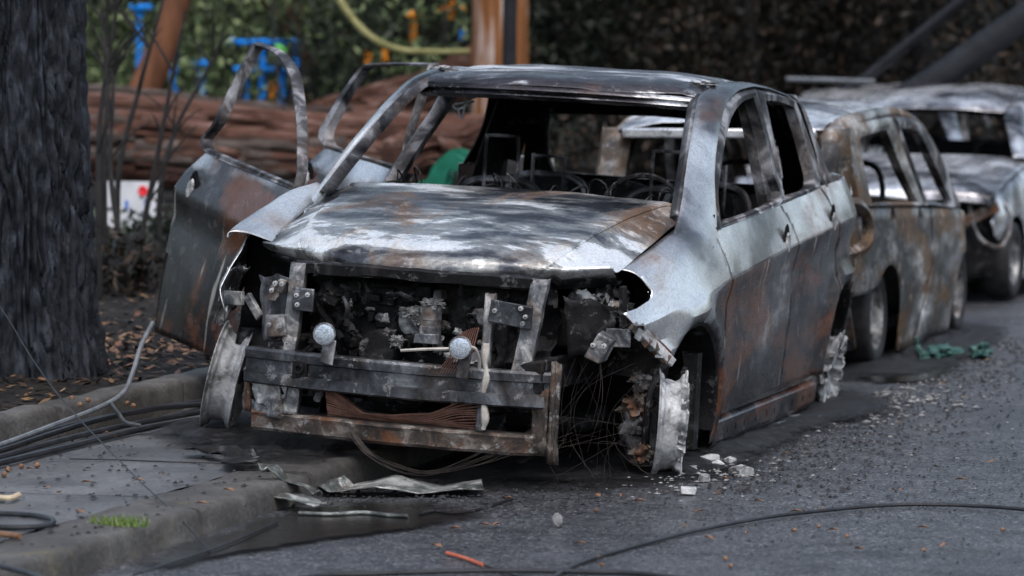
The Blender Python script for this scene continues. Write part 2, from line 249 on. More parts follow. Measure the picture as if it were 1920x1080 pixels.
class MB:
    def __init__(s): s.v = []; s.f = []; s.attr = {}
    def add(s, vs, fs):
        o = len(s.v); s.v += [tuple(map(float, p)) for p in vs]; s.f += [tuple(i+o for i in f) for f in fs]; return s
    def grid(s, P, cu=False, cv=False):
        n, k = len(P), len(P[0]); fs = []
        for i in range(n if cu else n-1):
            for j in range(k if cv else k-1):
                a, b_ = i, (i+1) % n; c, d = j, (j+1) % k
                fs.append((a*k+c, b_*k+c, b_*k+d, a*k+d))
        return s.add([p for r in P for p in r], fs)
    def box(s, c, d, rot=None, j=0.0):
        vs = []
        for x in (-.5, .5):
            for y in (-.5, .5):
                for z in (-.5, .5):
                    p = Vector((x*d[0], y*d[1], z*d[2]))
                    if j: p += Vector([random.uniform(-j, j) for _ in range(3)])
                    if rot is not None: p = rot @ p
                    vs.append(Vector(c)+p)
        return s.add(vs, [(0, 1, 3, 2), (4, 6, 7, 5), (0, 4, 5, 1), (2, 3, 7, 6), (0, 2, 6, 4), (1, 5, 7, 3)])
    def bar(s, a, b_, w, h, up=(0, 0, 1)):
        a, b_ = Vector(a), Vector(b_); d = b_-a; L = d.length; d.normalize(); u = Vector(up)
        sd_ = d.cross(u)
        if sd_.length < 1e-4: sd_ = d.cross(Vector((1, 0, 0)))
        sd_.normalize(); u = sd_.cross(d)
        r = Matrix((d, sd_, u)).transposed()
        return s.box((a+b_)/2, (L, w, h), r)
    def tube(s, pts, r, n=6, cap=True):
        pts = [Vector(p) for p in pts]; k = len(pts)
        rs = r if hasattr(r, '__len__') else [r]*k
        up = Vector((0, 0, 1)); rings = []; prev = None
        for i, p in enumerate(pts):
            t = (pts[min(i+1, k-1)]-pts[max(i-1, 0)])
            if t.length < 1e-9: t = Vector((0, 0, 1))
            t.normalize()
            if prev is None:
                a = t.cross(up)
                if a.length < 0.05: a = t.cross(Vector((1, 0, 0)))
            else:
                a = prev - t*prev.dot(t)
                if a.length < 1e-6: a = t.cross(up)
            a.normalize(); prev = a; b_ = t.cross(a)
            rings.append([p+(a*math.cos(2*math.pi*j/n)+b_*math.sin(2*math.pi*j/n))*rs[i] for j in range(n)])
        o = len(s.v); s.grid(rings, cv=True)
        if cap:
            s.f.append(tuple(o+j for j in range(n))[::-1]); s.f.append(tuple(o+(k-1)*n+j for j in range(n)))
        return s
    def lathe(s, prof, n, mat, close=True):
        """prof: (axial, radius) pairs, turned round local x; mat: 4x4"""
        P = [[mat @ Vector((a, r*math.cos(2*math.pi*j/n), r*math.sin(2*math.pi*j/n))) for j in range(n)] for a, r in prof]
        return s.grid(P, cu=close, cv=True)
    def lump(s, c, size, seed=0, amp=0.35, n=10, freq=1.6):
        P = []
        for i in range(n+1):
            th = math.pi*i/n; row = []
            for j in range(n*2):
                ph = math.pi*j/n
                d = Vector((math.sin(th)*math.cos(ph), math.sin(th)*math.sin(ph), math.cos(th)))
                k = 1+amp*fbm(d*freq+Vector((seed*3.1, seed, 0)), 1.0, 3)
                row.append((c[0]+d.x*size[0]*k, c[1]+d.y*size[1]*k, c[2]+d.z*size[2]*k))
            P.append(row)
        return s.grid(P, cv=True)
    def xf(s, fn): s.v = [tuple(fn(Vector(p))) for p in s.v]; return s
    def build(s, name, mat, parent=None, angle=35, solid=None, bevel=None, smooth=True, off=-1):
        me = bpy.data.meshes.new(name); me.from_pydata(s.v, [], s.f); me.update()
        o = bpy.data.objects.new(name, me); COL.objects.link(o)
        for k, a in s.attr.items():
            at = me.attributes.new(k, 'FLOAT', 'POINT'); at.data.foreach_set('value', [float(q) for q in a])
        me.materials.append(M[mat] if isinstance(mat, str) else mat)
        if smooth:
            me.polygons.foreach_set('use_smooth', [True]*len(me.polygons))
            me.set_sharp_from_angle(angle=R_(angle))
        if parent: o.parent = parent
        if solid:
            q = o.modifiers.new('thick', 'SOLIDIFY'); q.thickness = solid; q.offset = off
        if bevel:
            q = o.modifiers.new('edge', 'BEVEL'); q.width = bevel; q.segments = 2; q.limit_method = 'ANGLE'
        return o
def thing(name, label, cat, loc=(0, 0, 0), rot=(0, 0, 0), group=None):
    o = bpy.data.objects.new(name, None); COL.objects.link(o); o.location = loc; o.rotation_euler = rot
    return tag(o, label, cat, group)
def tag(o, label, cat, group=None, kind=None):
    o['label'] = label; o['category'] = cat
    if group: o['group'] = group
    if kind: o['kind'] = kind
    return o
def struct(o): o['kind'] = 'structure'; return o
def clip_panel(outline, fn, us, vs, char=None):
    """mesh of the 2-D outline (u,v) cut on the grid lines us x vs and mapped through fn(u,v)"""
    def half(poly, ax, val, keep_less):
        out = []
        for i in range(len(poly)):
            a, b_ = poly[i-1], poly[i]
            ia = (a[ax] <= val) if keep_less else (a[ax] >= val); ib = (b_[ax] <= val) if keep_less else (b_[ax] >= val)
            if ia != ib:
                t = (val-a[ax])/(b_[ax]-a[ax]); out.append((a[0]+(b_[0]-a[0])*t, a[1]+(b_[1]-a[1])*t))
            if ib: out.append(b_)
        return out
    mb = MB(); idx = {}; uv = []
    for i in range(len(us)-1):
        col = half(half(outline, 0, us[i], False), 0, us[i+1], True)
        if len(col) < 3: continue
        for j in range(len(vs)-1):
            p = half(half(col, 1, vs[j], False), 1, vs[j+1], True)
            if len(p) < 3: continue
            f = []
            for q in p:
                k = (round(q[0], 4), round(q[1], 4))
                if k not in idx: idx[k] = len(mb.v); mb.v.append(tuple(fn(*q))); uv.append(q)
                if not f or f[-1] != idx[k]: f.append(idx[k])
            if len(f) > 1 and f[0] == f[-1]: f.pop()
            g = []
            for k in f:
                if k not in g: g.append(k)
            if len(g) >= 3: mb.f.append(tuple(g))
    if char: mb.attr['char'] = [char(*q) for q in uv]
    return mb
# ================================================================== the setting
def sheet(name, x0, x1, y0, y1, nx, ny, zf, mat):
    P = [[(x0+(x1-x0)*i/nx, y0+(y1-y0)*j/ny, zf(x0+(x1-x0)*i/nx, y0+(y1-y0)*j/ny)) for j in range(ny+1)] for i in range(nx+1)]
    return MB().grid(P).build(name, mat)
struct(sheet('ground', -600, 600, -600, 600, 4, 4, lambda x, y: -0.12, 'soil'))
struct(sheet('road', -0.22, 8.0, -30, 70, 40, 200, lambda x, y: 0.006*fbm((x, y, 0), 0.7), 'asphalt'))
# kerb along the road, laid in stones; its upper edge worn round
def kerb_stone(x0, x1, y0, y1, ztop, zbot, face, seed):
    """a long block along y; face = +x side rounded"""
    L = y1-y0; ny = 14; prof = []
    w = x1-x0
    prof = [(x0, zbot), (x0, ztop-0.004), (x0+0.01, ztop), (x0+w*0.45, ztop+0.002), (x1-0.032, ztop), (x1-0.016, ztop-0.005), (x1-0.006, ztop-0.016), (x1, ztop-0.036), (x1+0.012, zbot)]
    P = []
    for j in range(ny+1):
        y = y0+L*j/ny; e = 0.006 if j in (0, ny) else 0.0
        P.append([(px-(e*1.6 if px > x0+0.02 else 0)+0.009*fbm((px*3, y*4, seed), 1.5), y, pz-(e if pz > zbot+0.01 else 0)+0.008*fbm((px*5, y*5, pz*5+seed), 1.5)) for px, pz in prof])
    mb = MB().grid(P); n = len(prof)
    mb.f.append(tuple(range(n))); mb.f.append(tuple(range(ny*n, ny*n+n))[::-1])
    return mb
kerb = bpy.data.objects.new('kerb', None); COL.objects.link(kerb); struct(kerb)
y = -7.1
while y < 16:
    L = 1.02
    kerb_stone(-0.44, -0.15+0.015*random.uniform(-1, 1), y+0.010, y+L-0.010, 0.1+random.uniform(-.004, .004), -0.1, 1, y).build('kerb_stone', 'kerb', kerb, angle=50)
    y += L
back_kerb = bpy.data.objects.new('back_kerb', None); COL.objects.link(back_kerb); struct(back_kerb)
y = -7.4
while y < 16:
    kerb_stone(-1.66, -1.52+0.02*random.uniform(-1, 1), y+0.006, y+1.19, 0.225+random.uniform(-.006, .006), -0.05, 1, y+40).build('kerb_stone', 'kerb', back_kerb, angle=50)
    y += 1.2
foot = bpy.data.objects.new('footpath', None); COL.objects.link(foot); struct(foot)
y = -7.5
while y < 16:
    x0, x1, y0, y1 = -1.53, -0.446, y+0.004, y+1.896
    P = []
    for i in range(15):
        r = []
        for j in range(25):
            xx = x0+(x1-x0)*i/14; yy = y0+(y1-y0)*j/24
            ed = 0.006 if (i in (0, 14) or j in (0, 24)) else 0.0
            r.append((xx, yy, 0.098-ed+0.006*fbm((xx, yy, 2), 1.7)))
        P.append(r)
    MB().grid(P).build('slab', 'concrete', foot)
    y += 1.9
def soil_z(x, y):
    d = max(0.0, -1.64-x)
    h = 0.20+0.05*min(d, 4)+0.012*max(0, y-2)*min(1, d/2)
    return min(h, 0.55)+0.03*fbm((x, y, 1), 1.2)+0.012*fbm((x, y, 4), 5)
struct(sheet('verge', -14, -1.62, -8, 24, 110, 280, soil_z, 'soil'))
def hill_z(x, y):
    d = max(0, y-24); return -0.3+min(d*0.28, 6.5)+0.3*fbm((x, y, 0), 0.25)
struct(sheet('hillside', -70, 1.5, 23, 80, 60, 50, hill_z, 'hill'))
struct(sheet('far_verge', 8.0, 40, -30, 70, 10, 20, lambda x, y: 0.12, 'soil'))

# water standing in the gutter
def blob(pts, z, n=6, amp=0.0):
    c = crspline(np.array(pts+[pts[0]], float), n)[:-1]
    return [(p[0]+amp*fbm((p[0]*4, p[1]*4, 0)), p[1]+amp*fbm((p[0]*4, p[1]*4, 7)), z) for p in c]
def fanmesh(loop, inner=0.6, zin=None):
    c = np.mean(np.array(loop), 0); mb = MB(); n = len(loop)
    ins = [tuple(c+(np.array(p)-c)*inner) for p in loop]
    if zin is not None: ins = [(p[0], p[1], zin) for p in ins]
    mb.v = list(loop)+ins+[tuple(c if zin is None else (c[0], c[1], zin))]
    for i in range(n):
        j = (i+1) % n; mb.f += [(i, j, n+j, n+i), (n+i, n+j, 2*n)]
    mb.attr['edge'] = [1.0]*n+[.45]*n+[0.0]
    return mb
pud = blob([(-0.12, -2.9), (0.05, -2.75), (0.22, -2.2), (0.45, -1.75), (0.62, -1.3), (0.30, -0.95), (0.02, -1.0), (-0.125, -1.5), (-0.125, -2.2)], 0.013, 8, 0.03)
tag(fanmesh(pud, .55).build('puddle', 'water'), 'dark still puddle lying in the gutter along the kerb', 'puddle')
pud2 = blob([(0.72, 4.1), (0.95, 3.9), (1.12, 4.2), (1.10, 4.8), (0.9, 5.1), (0.75, 4.7)], 0.012, 8, 0.05)
tag(fanmesh(pud2).build('puddle', 'water'), 'dark puddle beside the rear wheel of the rusty wagon', 'puddle')
# ================================================================== burnt-out car in front
RHO = 0.0509
car = thing('burnt_car', 'grey burnt-out car in front, bare bumper beam, two far side doors hanging open', 'car', (0.9-0.9*math.cos(RHO), 0, 0.9*math.sin(RHO)), (0, RHO, 0))
zc = lambda y: interp(y, [-.4, -.3, 0, .74, 1.65, 2.6, 3.2, 3.7], [.56, .585, .635, .715, .79, .85, .87, .87])
zb = lambda y: interp(y, [-.42, -.3, -.13, .1, .3, .76, 1.8, 2.54, 3.2, 3.7], [.65, .69, .745, .80, .845, .92, .98, 1.02, 1.04, 1.04])
xm = lambda y: interp(y, [-.42, -.31, -.12, .1, .3, .8, 1.8, 2.6, 3.0, 3.25, 3.45, 3.6], [.77, .82, .868, .903, .92, .918, .925, .925, .92, .88, .80, .70])
A1, A2, AR = (.31, .19), (2.98, .19), .385
def sm(t): t = max(0.0, min(1.0, t)); return t*t*(3-2*t)
def side_pt(y, s, dent=True):
    c, b_, w_ = zc(y), zb(y), xm(y)
    if s <= 1:
        t = 1-s; z = 0.03+(c-0.03)*s
        x = w_-0.030*sm(t/.18)-0.03*t**2.5+0.012*math.sin(t*math.pi)
    elif s <= 2:
        u = s-1; z = c+(b_-c)*u; x = w_-.058*u-.012*u*u
    else:
        e = min(1.0, s-2); x0 = w_-.07
        xh, zh = hood_edge(y)
        x1, z1 = x0-.028, zh-.004
        x = (1-e)**2*x0+2*e*(1-e)*x1+e*e*xh; z = (1-e)**2*b_+2*e*(1-e)*z1+e*e*zh
    for a in (A1, A2):
        r = math.hypot(y-a[0], z-a[1]); x += 0.034*math.exp(-((r-.425)/.05)**2)*sm((.8-z)/.15)
    if dent: x += 0.005*fbm((y*1.6, z*1.6, 3.3), 1.3, 3)
    return (x, y, z)
def s_of(y, z):
    c, b_ = zc(y), zb(y)
    return (z-.03)/(c-.03) if z <= c else 1+(z-c)/(b_-c)
def hood_edge(y):
    return interp(y, [-.3, -.1, .1, .3, .6, .8], [.68, .715, .735, .748, .765, .77]), interp(y, [-.3, -.1, .1, .3, .6, .8], [.755, .80, .845, .89, .955, .985])
def xbelt(y): return xm(y)-.07
def gx(y, z): return xbelt(y)-.33*(z-zb(y))-0.04*max(0, y-2.4)
def arc(c, r, a0, a1, n): return [(c[0]+r*math.cos(R_(a0+(a1-a0)*i/n)), c[1]+r*math.sin(R_(a0+(a1-a0)*i/n))) for i in range(n+1)]
def lin(P, n): 
    out = []
    for a, b_ in zip(P[:-1], P[1:]):
        out += [(a[0]+(b_[0]-a[0])*i/n, a[1]+(b_[1]-a[1])*i/n) for i in range(n)]
    return out+[P[-1]]
def YS(P): return [(y, s_of(y, z)) for y, z in P]
VS = sorted(set([round(.07*i, 3) for i in range(13)]+[.93, .97, 1.0, 1.03, 1.1, 1.25, 1.5, 1.75, 1.92, 2.0, 2.1, 2.25, 2.4, 2.55, 2.7, 2.85, 3.0]))
def char_shade(y, s): return sm((1.02-s)/.05)*sm((y-.35)/.45)  # below the crease the dull reflection is painted into the colour, along with scorch
def mirror(mb, sx):
    if sx < 0: mb.v = [(-x, y, z) for x, y, z in mb.v]; mb.f = [f[::-1] for f in mb.f]
    return mb
def us(a, b_, n): return [a+(b_-a)*i/n for i in range(n+1)]
AF = arc(A1, AR, 142, -20, 26)      # front arch from its front foot over the top to the sill
def fender(sx):
    front = [(.05, .0), (-.02, .80)] if sx < 0 else []
    if sx > 0:
        ol = [(-.13, 3.0)]+YS([(-.10, .742), (-.085, .715), (-.13, .685), (-.22, .66), (-.31, .645), (-.28, .60), (-.16, .535), (-.02, .455)])
    else:   # torn on the far side: a hanging flap
        ol = YS([(-.24, .715), (-.27, .69), (-.33, .63), (-.36, .58), (-.40, .50), (-.37, .44), (-.35, .50), (-.29, .53), (-.25, .57), (-.15, .56), (-.02, .44)])
    ol += YS(AF[1:])
    ol += YS(lin([(.70, .07), (.735, .22), (.79, .5), (.795, .62), (.765, .76)], 3))+[(.70, 1.9), (.685, 2.0)]
    if sx > 0: ol += [(.69, 2.6), (.72, 3.0)]
    mb = clip_panel(ol, lambda y, s: side_pt(y, s), us(-.45, .85, 38), VS, char_shade)
    if sx < 0: mb.v = [(x+.02, y, z+.06*sm((.75-y)/.3)) for x, y, z in mb.v]      # far wing sits higher, buckled
    return mirror(mb, sx)
fl = fender(1).build('front_fender', 'body', car, angle=24, solid=.004)
fr = fender(-1).build('front_fender', 'body', car, angle=24, solid=.004)
WT = [[(-.842, -.245, .815), (-.838, -.235, .836), (-.79, -.20, .832), (-.74, -.15, .815), (-.702, -.105, .796)],
      [(-.872, .0, .855), (-.868, .0, .876), (-.82, .0, .878), (-.77, .02, .862), (-.728, .03, .832)],
      [(-.875, .22, .895), (-.87, .22, .916), (-.83, .21, .922), (-.78, .21, .905), (-.745, .22, .874)],
      [(-.85, .42, .955), (-.845, .42, .972), (-.82, .42, .975), (-.785, .43, .958), (-.76, .46, .928)],
      [(-.80, .56, .99), (-.798, .56, 1.0), (-.79, .57, 1.0), (-.775, .58, .985), (-.768, .62, .962)]]
mb = MB().grid(patch(WT, 6, 4)); mb.v = [(x, y, z+.004*fbm((x*7, y*5, 2), 1.3, 3)) for x, y, z in mb.v]; mb.attr['char'] = [0.0]*len(mb.v)
mb.build('wing_top', 'body', fr, angle=40, solid=.004)
# arch lips
for sx, A, a0, a1 in ((1, A1, 150, -12), (1, A2, 168, 20), (-1, A1, 150, -12), (-1, A2, 168, 20)):
    P = []
    for y, z in arc(A, AR, a0, a1, 28):
        x = side_pt(y, s_of(y, max(z, .04)))[0]
        k = .006*fbm((y*9, z*9, sx))
        P.append([(sx*(x+.001), y, z), (sx*(x-.006), y-(y-A[0])*.03, z-(z-A[1])*.03+k), (sx*(x-.05), y-(y-A[0])*.05, z-(z-A[1])*.05+k), (sx*(x-.24), y-(y-A[0])*.02, z)])
    MB().grid(P).build('wheel_arch', 'soot', car, angle=40)
# front door (closed, near side)
def door_skin(front, sx=1):
    if front:
        ol = YS(lin([(.702, .90), (.776, .76), (.806, .62), (.80, .5), (.745, .22), (.735, .155)], 3))+YS([(1.0, .155), (1.4, .16), (1.83, .165)])
        ol += YS(lin([(1.845, .34), (1.875, .6), (1.885, .80), (1.86, .88), (1.79, .95)], 3))+[(1.765, 2.0), (1.4, 2.0), (1.1, 2.0), (.80, 2.0), (.71, 2.0)]
        return clip_panel(ol, lambda y, s: side_pt(y, s), us(.65, 1.95, 30), VS, char_shade)
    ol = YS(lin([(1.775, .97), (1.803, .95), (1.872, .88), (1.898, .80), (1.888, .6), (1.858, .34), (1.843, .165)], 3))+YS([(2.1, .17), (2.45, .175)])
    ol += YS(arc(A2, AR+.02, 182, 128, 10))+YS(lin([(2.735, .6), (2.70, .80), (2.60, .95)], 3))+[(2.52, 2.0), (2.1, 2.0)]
    return clip_panel(ol, lambda y, s: side_pt(y, s), us(1.7, 2.8, 26), VS, char_shade)
FO = [(.742, .909), (.79, .975), (.865, 1.07), (1.003, 1.195), (1.165, 1.305), (1.36, 1.393), (1.6, 1.44), (1.84, 1.452), (1.895, 1.453), (1.90, 1.43), (1.895, 1.36), (1.885, 1.25), (1.86, 1.1), (1.80, .975)]
FI = [(.82, .925), (.855, .985), (.90, 1.05), (1.02, 1.135), (1.19, 1.245), (1.39, 1.345), (1.6, 1.40), (1.76, 1.416), (1.80, 1.418), (1.806, 1.40), (1.815, 1.34), (1.82, 1.24), (1.80, 1.1), (1.755, .98)]
RO = [(1.815, .98), (1.885, 1.1), (1.91, 1.25), (1.92, 1.40), (1.925, 1.447), (1.96, 1.448), (2.2, 1.435), (2.46, 1.41), (2.51, 1.40), (2.54, 1.37), (2.64, 1.2), (2.60, 1.03)]
RI = [(1.86, .992), (1.925, 1.1), (1.96, 1.25), (1.985, 1.37), (1.99, 1.40), (2.03, 1.402), (2.2, 1.398), (2.41, 1.375), (2.45, 1.365), (2.47, 1.34), (2.50, 1.17), (2.42, 1.018)]
def ring_frame(O, I, dx=.0, depth=.035):
    mb = MB(); P = []
    for (yo, zo), (yi, zi) in zip(O, I):
        xo, xi = gx(yo, zo)+dx, gx(yi, zi)+dx
        ym, zm = (yo+yi)/2, (zo+zi)/2
        P.append([(xo-depth, yo, zo), (xo-.004, yo, zo), (gx(ym, zm)+dx+.008, ym*.75+yo*.25, zm*.75+zo*.25), (xi+.002, yi, zi), (xi-.012, yi, zi), (xi-depth-.012, yi, zi)])
    P2 = [crspline(np.array([r[k] for r in P]+[P[0][k]]), 5)[:-1] for k in range(6)]
    P2 = np.array(P2).transpose(1, 0, 2)
    return mb.grid(P2, cu=True)
def swing(hx, hy, ang, dz=0.0, lift=0.0, lean=0.0):
    ca, sa = math.cos(ang), math.sin(ang)
    def fn(p):
        x, y, z = p.x-hx-(.95-p.z)*lean, p.y-hy, p.z
        return (hx+x*ca-y*sa, hy+x*sa+y*ca, z+dz+lift*math.hypot(x, y))
    return fn
def door(front, sx, fn=None):
    nm = 'front_door' if front else 'rear_door'
    sk = mirror(door_skin(front), sx)
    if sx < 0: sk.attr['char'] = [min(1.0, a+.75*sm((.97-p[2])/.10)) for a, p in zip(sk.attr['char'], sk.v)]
    inner = mirror(door_skin(front), sx)
    cy = 1.3 if front else 2.2
    inner.v = [(x-sx*.07, cy+(y-cy)*.97, .5+(z-.5)*.965) for x, y, z in inner.v]
    O_, I_ = (FO, FI) if front else (RO, RI)
    if sx < 0 and front: O_ = [(y, z-d) for (y, z), d in zip(O_, [0, .0, .035, .05, .05, .03, .01]+[0]*12)]; I_ = [(y, z-d) for (y, z), d in zip(I_, [0, .0, .02, .03, .04, .03, .01]+[0]*12)]
    if sx < 0: I_ = [(a[0]*.58+b_[0]*.42, a[1]*.58+b_[1]*.42) for a, b_ in zip(O_, I_)]
    fr_ = mirror(ring_frame(O_, I_), sx)
    bl = MB()     # bare belt rail and hinge edge
    y0, y1 = (.73, 1.78) if front else (1.82, 2.55)
    P = []
    for y in us(y0, y1, 12):
        x = xbelt(y); z = zb(y)
        P.append([(sx*(x+.004), y, z-.012), (sx*(x+.005), y, z+.004), (sx*(x-.014), y, z+.008), (sx*(x-.018), y, z-.012)])
    bl.grid(P)
    hy, hz = (1.70, .835) if front else (2.56, .885)
    hx = side_pt(hy, s_of(hy, hz))[0]
    hole = MB()
    hole.lathe([(.004, .040), (.0045, .020), (-.012, .001)], 14, Matrix.Translation((sx*(hx+.001), hy, hz)) @ Matrix.Diagonal((sx, 1.35, 1.5, 1)), close=False)
    pl = MB().lathe([(.006, .030), (.014, .026), (.016, .012), (.010, .001)], 12, Matrix.Translation((sx*(hx+.002), hy+.012, hz-.022)) @ Matrix.Diagonal((sx, 1.1, 1.5, 1)), close=False)
    for q in (sk, inner, fr_, bl, hole, pl):
        if fn: q.xf(fn)
    d = sk.build(nm, 'body', car, angle=24, solid=.004)
    inner.build('inner_panel', 'soot', d)
    fr_.build('window_frame', 'frame', d, angle=40)
    bl.build('belt_rail', 'frame', d)
    hole.build('handle_recess', 'char', d); pl.build('handle_plate', 'alu', d)
    return d
door(True, 1)['label'] = 'closed front door facing the road, pale above its crease and rusty below'
door(False, 1)['label'] = 'closed rear door facing the road'
door(True, -1, (lambda f: (lambda p: tuple(Vector(f(p))+Vector((-.085, 0, 0)))))(swing(-.86, .73, R_(44.5), .045, .035, .20)))['label'] = 'front door on the kerb side hanging wide open'
door(False, -1, swing(-.86, 1.80, R_(50), .03, .03, .08))['label'] = 'rear door on the kerb side hanging open'
# quarter panels with rear pillars
def quarter(sx):
    ol = YS(lin([(2.615, .965), (2.712, .80), (2.747, .6)], 3))+YS(arc(A2, AR, 128, 0, 18))+YS([(3.45, .2), (3.55, .45), (3.6, .8)])+[(3.5, 2.0), (3.1, 2.0), (2.7, 2.0), (2.54, 2.0)]
    return mirror(clip_panel(ol, lambda y, s: side_pt(y, s), us(2.5, 3.65, 26), VS, char_shade), sx)
for sx in (1, -1):
    quarter(sx).build('quarter_panel', 'body', car, angle=24, solid=.004)
    # rear pillar: outer door edge, mid, hatch edge
    P = []
    for (yo, zo), (yi, zi) in zip([(2.60, 1.02), (2.665, 1.15), (2.645, 1.27), (2.58, 1.37), (2.47, 1.42)], [(3.02, 1.03), (2.95, 1.14), (2.86, 1.25), (2.78, 1.34), (2.66, 1.415)]):
        xo = gx(yo, zo); xi = gx(yo, zi)-.05-.10*(zi-1.0)
        P.append([(sx*xo, yo, zo), (sx*(xo-.002), yo*.6+yi*.4, zo*.6+zi*.4), (sx*xi, yi, zi), (sx*(xi-.07), yi+.015, zi-.012)])
    g = patch(P, 4, 4)
    mb = MB().grid(g if sx > 0 else g[:, ::-1]); mb.build('rear_pillar', 'frame' if sx > 0 else 'soot', car, solid=.006)
# A-pillar running into the roof rail
WI = [(.772, .36, .885), (.762, .50, .972), (.725, .70, 1.11), (.68, .93, 1.26), (.635, 1.16, 1.39), (.615, 1.32, 1.44), (.60, 1.6, 1.468), (.60, 2.0, 1.458), (.615, 2.4, 1.415), (.63, 2.68, 1.37)]
DO = [(.66, .835), (.735, .905), (.87, 1.085), (1.01, 1.205), (1.18, 1.318), (1.35, 1.40), (1.6, 1.452), (1.93, 1.464), (2.3, 1.43), (2.55, 1.385)]
pillar_pts = {}
for sx in (1, -1):
    P = []
    for (xw, yw, zw), (yd, zd) in zip(WI, DO):
        xd = gx(yd, zd); a = np.array((sx*xw, yw, zw)); d = np.array((sx*xd, yd, zd)); mid = a*.45+d*.55
        mid[0] += sx*.012; mid[2] += .010
        q1 = a*.8+d*.2; q1[0] += sx*.004; q1[2] += .010
        P.append([a+np.array((-sx*.02, .05, -.025)), a, q1, mid, d, d+np.array((-sx*.035, .0, -.005))])
    g = patch(P, 6, 3); pillar_pts[sx] = g
    mb = MB().grid(g if sx > 0 else g[:, ::-1]); mb.v = [(x+.003*fbm((x*6, y*6, z*6)), y, z+.003*fbm((x*5, y*5, z*5+4))) for x, y, z in mb.v]
    mb.build('roof_pillar', 'body', car, angle=40, solid=.005)
    # inner edge of the windscreen opening
    P = [[a, a+np.array((-sx*.018, .0, .004)), a+np.array((-sx*.05, .03, -.01))] for a in crspline([(sx*x, y, z-.002) for x, y, z in WI[1:6]], 6)]
    MB().grid(P if sx > 0 else [r[::-1] for r in P]).build('screen_flange', 'frame', car, solid=.004)
    # centre pillar
    P = []
    for t in us(0, 1, 8):
        z = .16+(1.45-.16)*t; y = 1.80+.10*sm((t-.5)*2) if sx > 0 else 1.40+.44*sm((z-.90)/.56); x = (gx(y, z) if z > zb(y) else side_pt(y, s_of(y, z))[0])-.05
        P.append([(sx*x, y-.05, z), (sx*(x+.012), y-.03, z), (sx*(x+.012), y+.04, z), (sx*x, y+.06, z), (sx*(x-.05), y+.04, z), (sx*(x-.05), y-.03, z)])
    MB().grid(P, cv=True).build('centre_pillar', 'frame', car)
# rear-side pillar between door glass and hatch on the kerb side (seen black from the front)
# roof
def roof_ctrl(dz=0.0, inset=0.0):
    rows = []
    for y, zmid, ze, xe in ((1.235, 1.425, 1.415, .625), (1.29, 1.458, 1.438, .62), (1.40, 1.482, 1.452, .61), (1.7, 1.503, 1.468, .60), (2.1, 1.498, 1.457, .60), (2.45, 1.462, 1.41, .615), (2.72, 1.405, 1.365, .63)):
        xe -= inset
        yf = -.05 if y < 1.3 else (-.03 if y < 1.5 else 0)
        rows.append([(-xe, y+.06, ze+dz), (-xe*.8, y+.03, (ze*.35+zmid*.65)+dz), (-xe*.4, y+yf*.6, zmid-.003+dz), (0, y+yf, zmid+dz), (xe*.4, y+yf*.6, zmid-.003+dz), (xe*.8, y+.03, (ze*.35+zmid*.65)+dz), (xe, y+.06, ze+dz)])
    return rows
g = patch(roof_ctrl(), 8, 8)
mb = MB().grid(np.array(g)); mb.v = [(x, y, z+.009*fbm((x*2.0, y*2.4, 1.1), 1.4, 3)*(1 if abs(x) < .55 else .2)) for x, y, z in mb.v]
roof = mb.build('roof', 'roof', car, angle=40, solid=.004)
mb = MB().grid(patch(roof_ctrl(-.028, .01), 4, 4)); mb.build('roof_lining', 'char', roof)
# header below the roof front: stepped lip
hd = []
for x in us(-.625, .625, 24):
    t = abs(x)/.625; yy = 1.235-.05*(1-t**2)+.055*t**2; zz = 1.425-.012*t**2
    hd.append([(x, yy, zz+.002), (x, yy-.008, zz-.012), (x, yy+.012, zz-.024), (x, yy+.006, zz-.036), (x, yy+.05, zz-.052), (x, yy+.12, zz-.04)])
MB().grid(hd).build('roof_header', 'roof', car, angle=20, solid=.003)
# peeling bits on the roof edge
for (x, y, z) in ((-.60, 1.55, 1.475), (.585, 1.45, 1.475)):
    mb = MB().lump((x, y, z), (.045, .03, .010), x*7, 1.0, 12, 2.5); mb.build('peeled_paint', 'alu', car)
# bonnet
def hood_ctrl():
    rows = []
    for k, (ymid, zmid) in enumerate(((-.475, .765), (-.465, .79), (-.43, .818), (-.30, .866), (.0, .928), (.35, .975), (.68, 1.003), (.80, 1.01))):
        r = []; tc = .60+.27*k/7          # the crease runs outwards towards the windscreen
        for t in (-1, -.97, -(tc+.94)/2, -(tc+.03), -tc, -tc*.66, -tc*.33, 0, tc*.33, tc*.66, tc, tc+.03, (tc+.94)/2, .97, 1):
            bow = .36*abs(t)**2.6*(1-k/7)-.16*abs(t)**2.2*(k/7)
            y = ymid+bow
            xw = interp(k, [0, 1, 2, 3, 4, 5, 6, 7], [.69, .70, .705, .712, .73, .745, .755, .758])
            ze = min(zmid, hood_edge(max(-.3, min(.8, y)))[1]) if k > 2 else zmid-.004*k
            zt = zmid-.012*min(1, abs(t)/tc)**2+.006*sm((k-1)/2)
            q = max(0, abs(t)-tc)/(1-tc)
            z = zt*(1-q)+ze*q-(.006*math.sin(q*math.pi) if k > 1 else 0)
            r.append((xw*t, y, z))
        rows.append(r)
    return rows
HG = patch(hood_ctrl(), 7, 4)
mb = MB().grid(HG); mb.v = [(x, y, z+.008*fbm((x*2.1, y*2.1, .3), 1.3, 3)) for x, y, z in mb.v]
hood = mb.build('bonnet', 'hood', car, angle=14, solid=.005)
lip = [[p, p+np.array((0, .012, -.02)), p+np.array((0, .05, -.03-.02*abs(fbm((p[0]*4, 1, 1))))), p+np.array((0, .12, -.018))] for p in HG[0]]
MB().grid(lip).build('bonnet_lip', 'frame', hood)
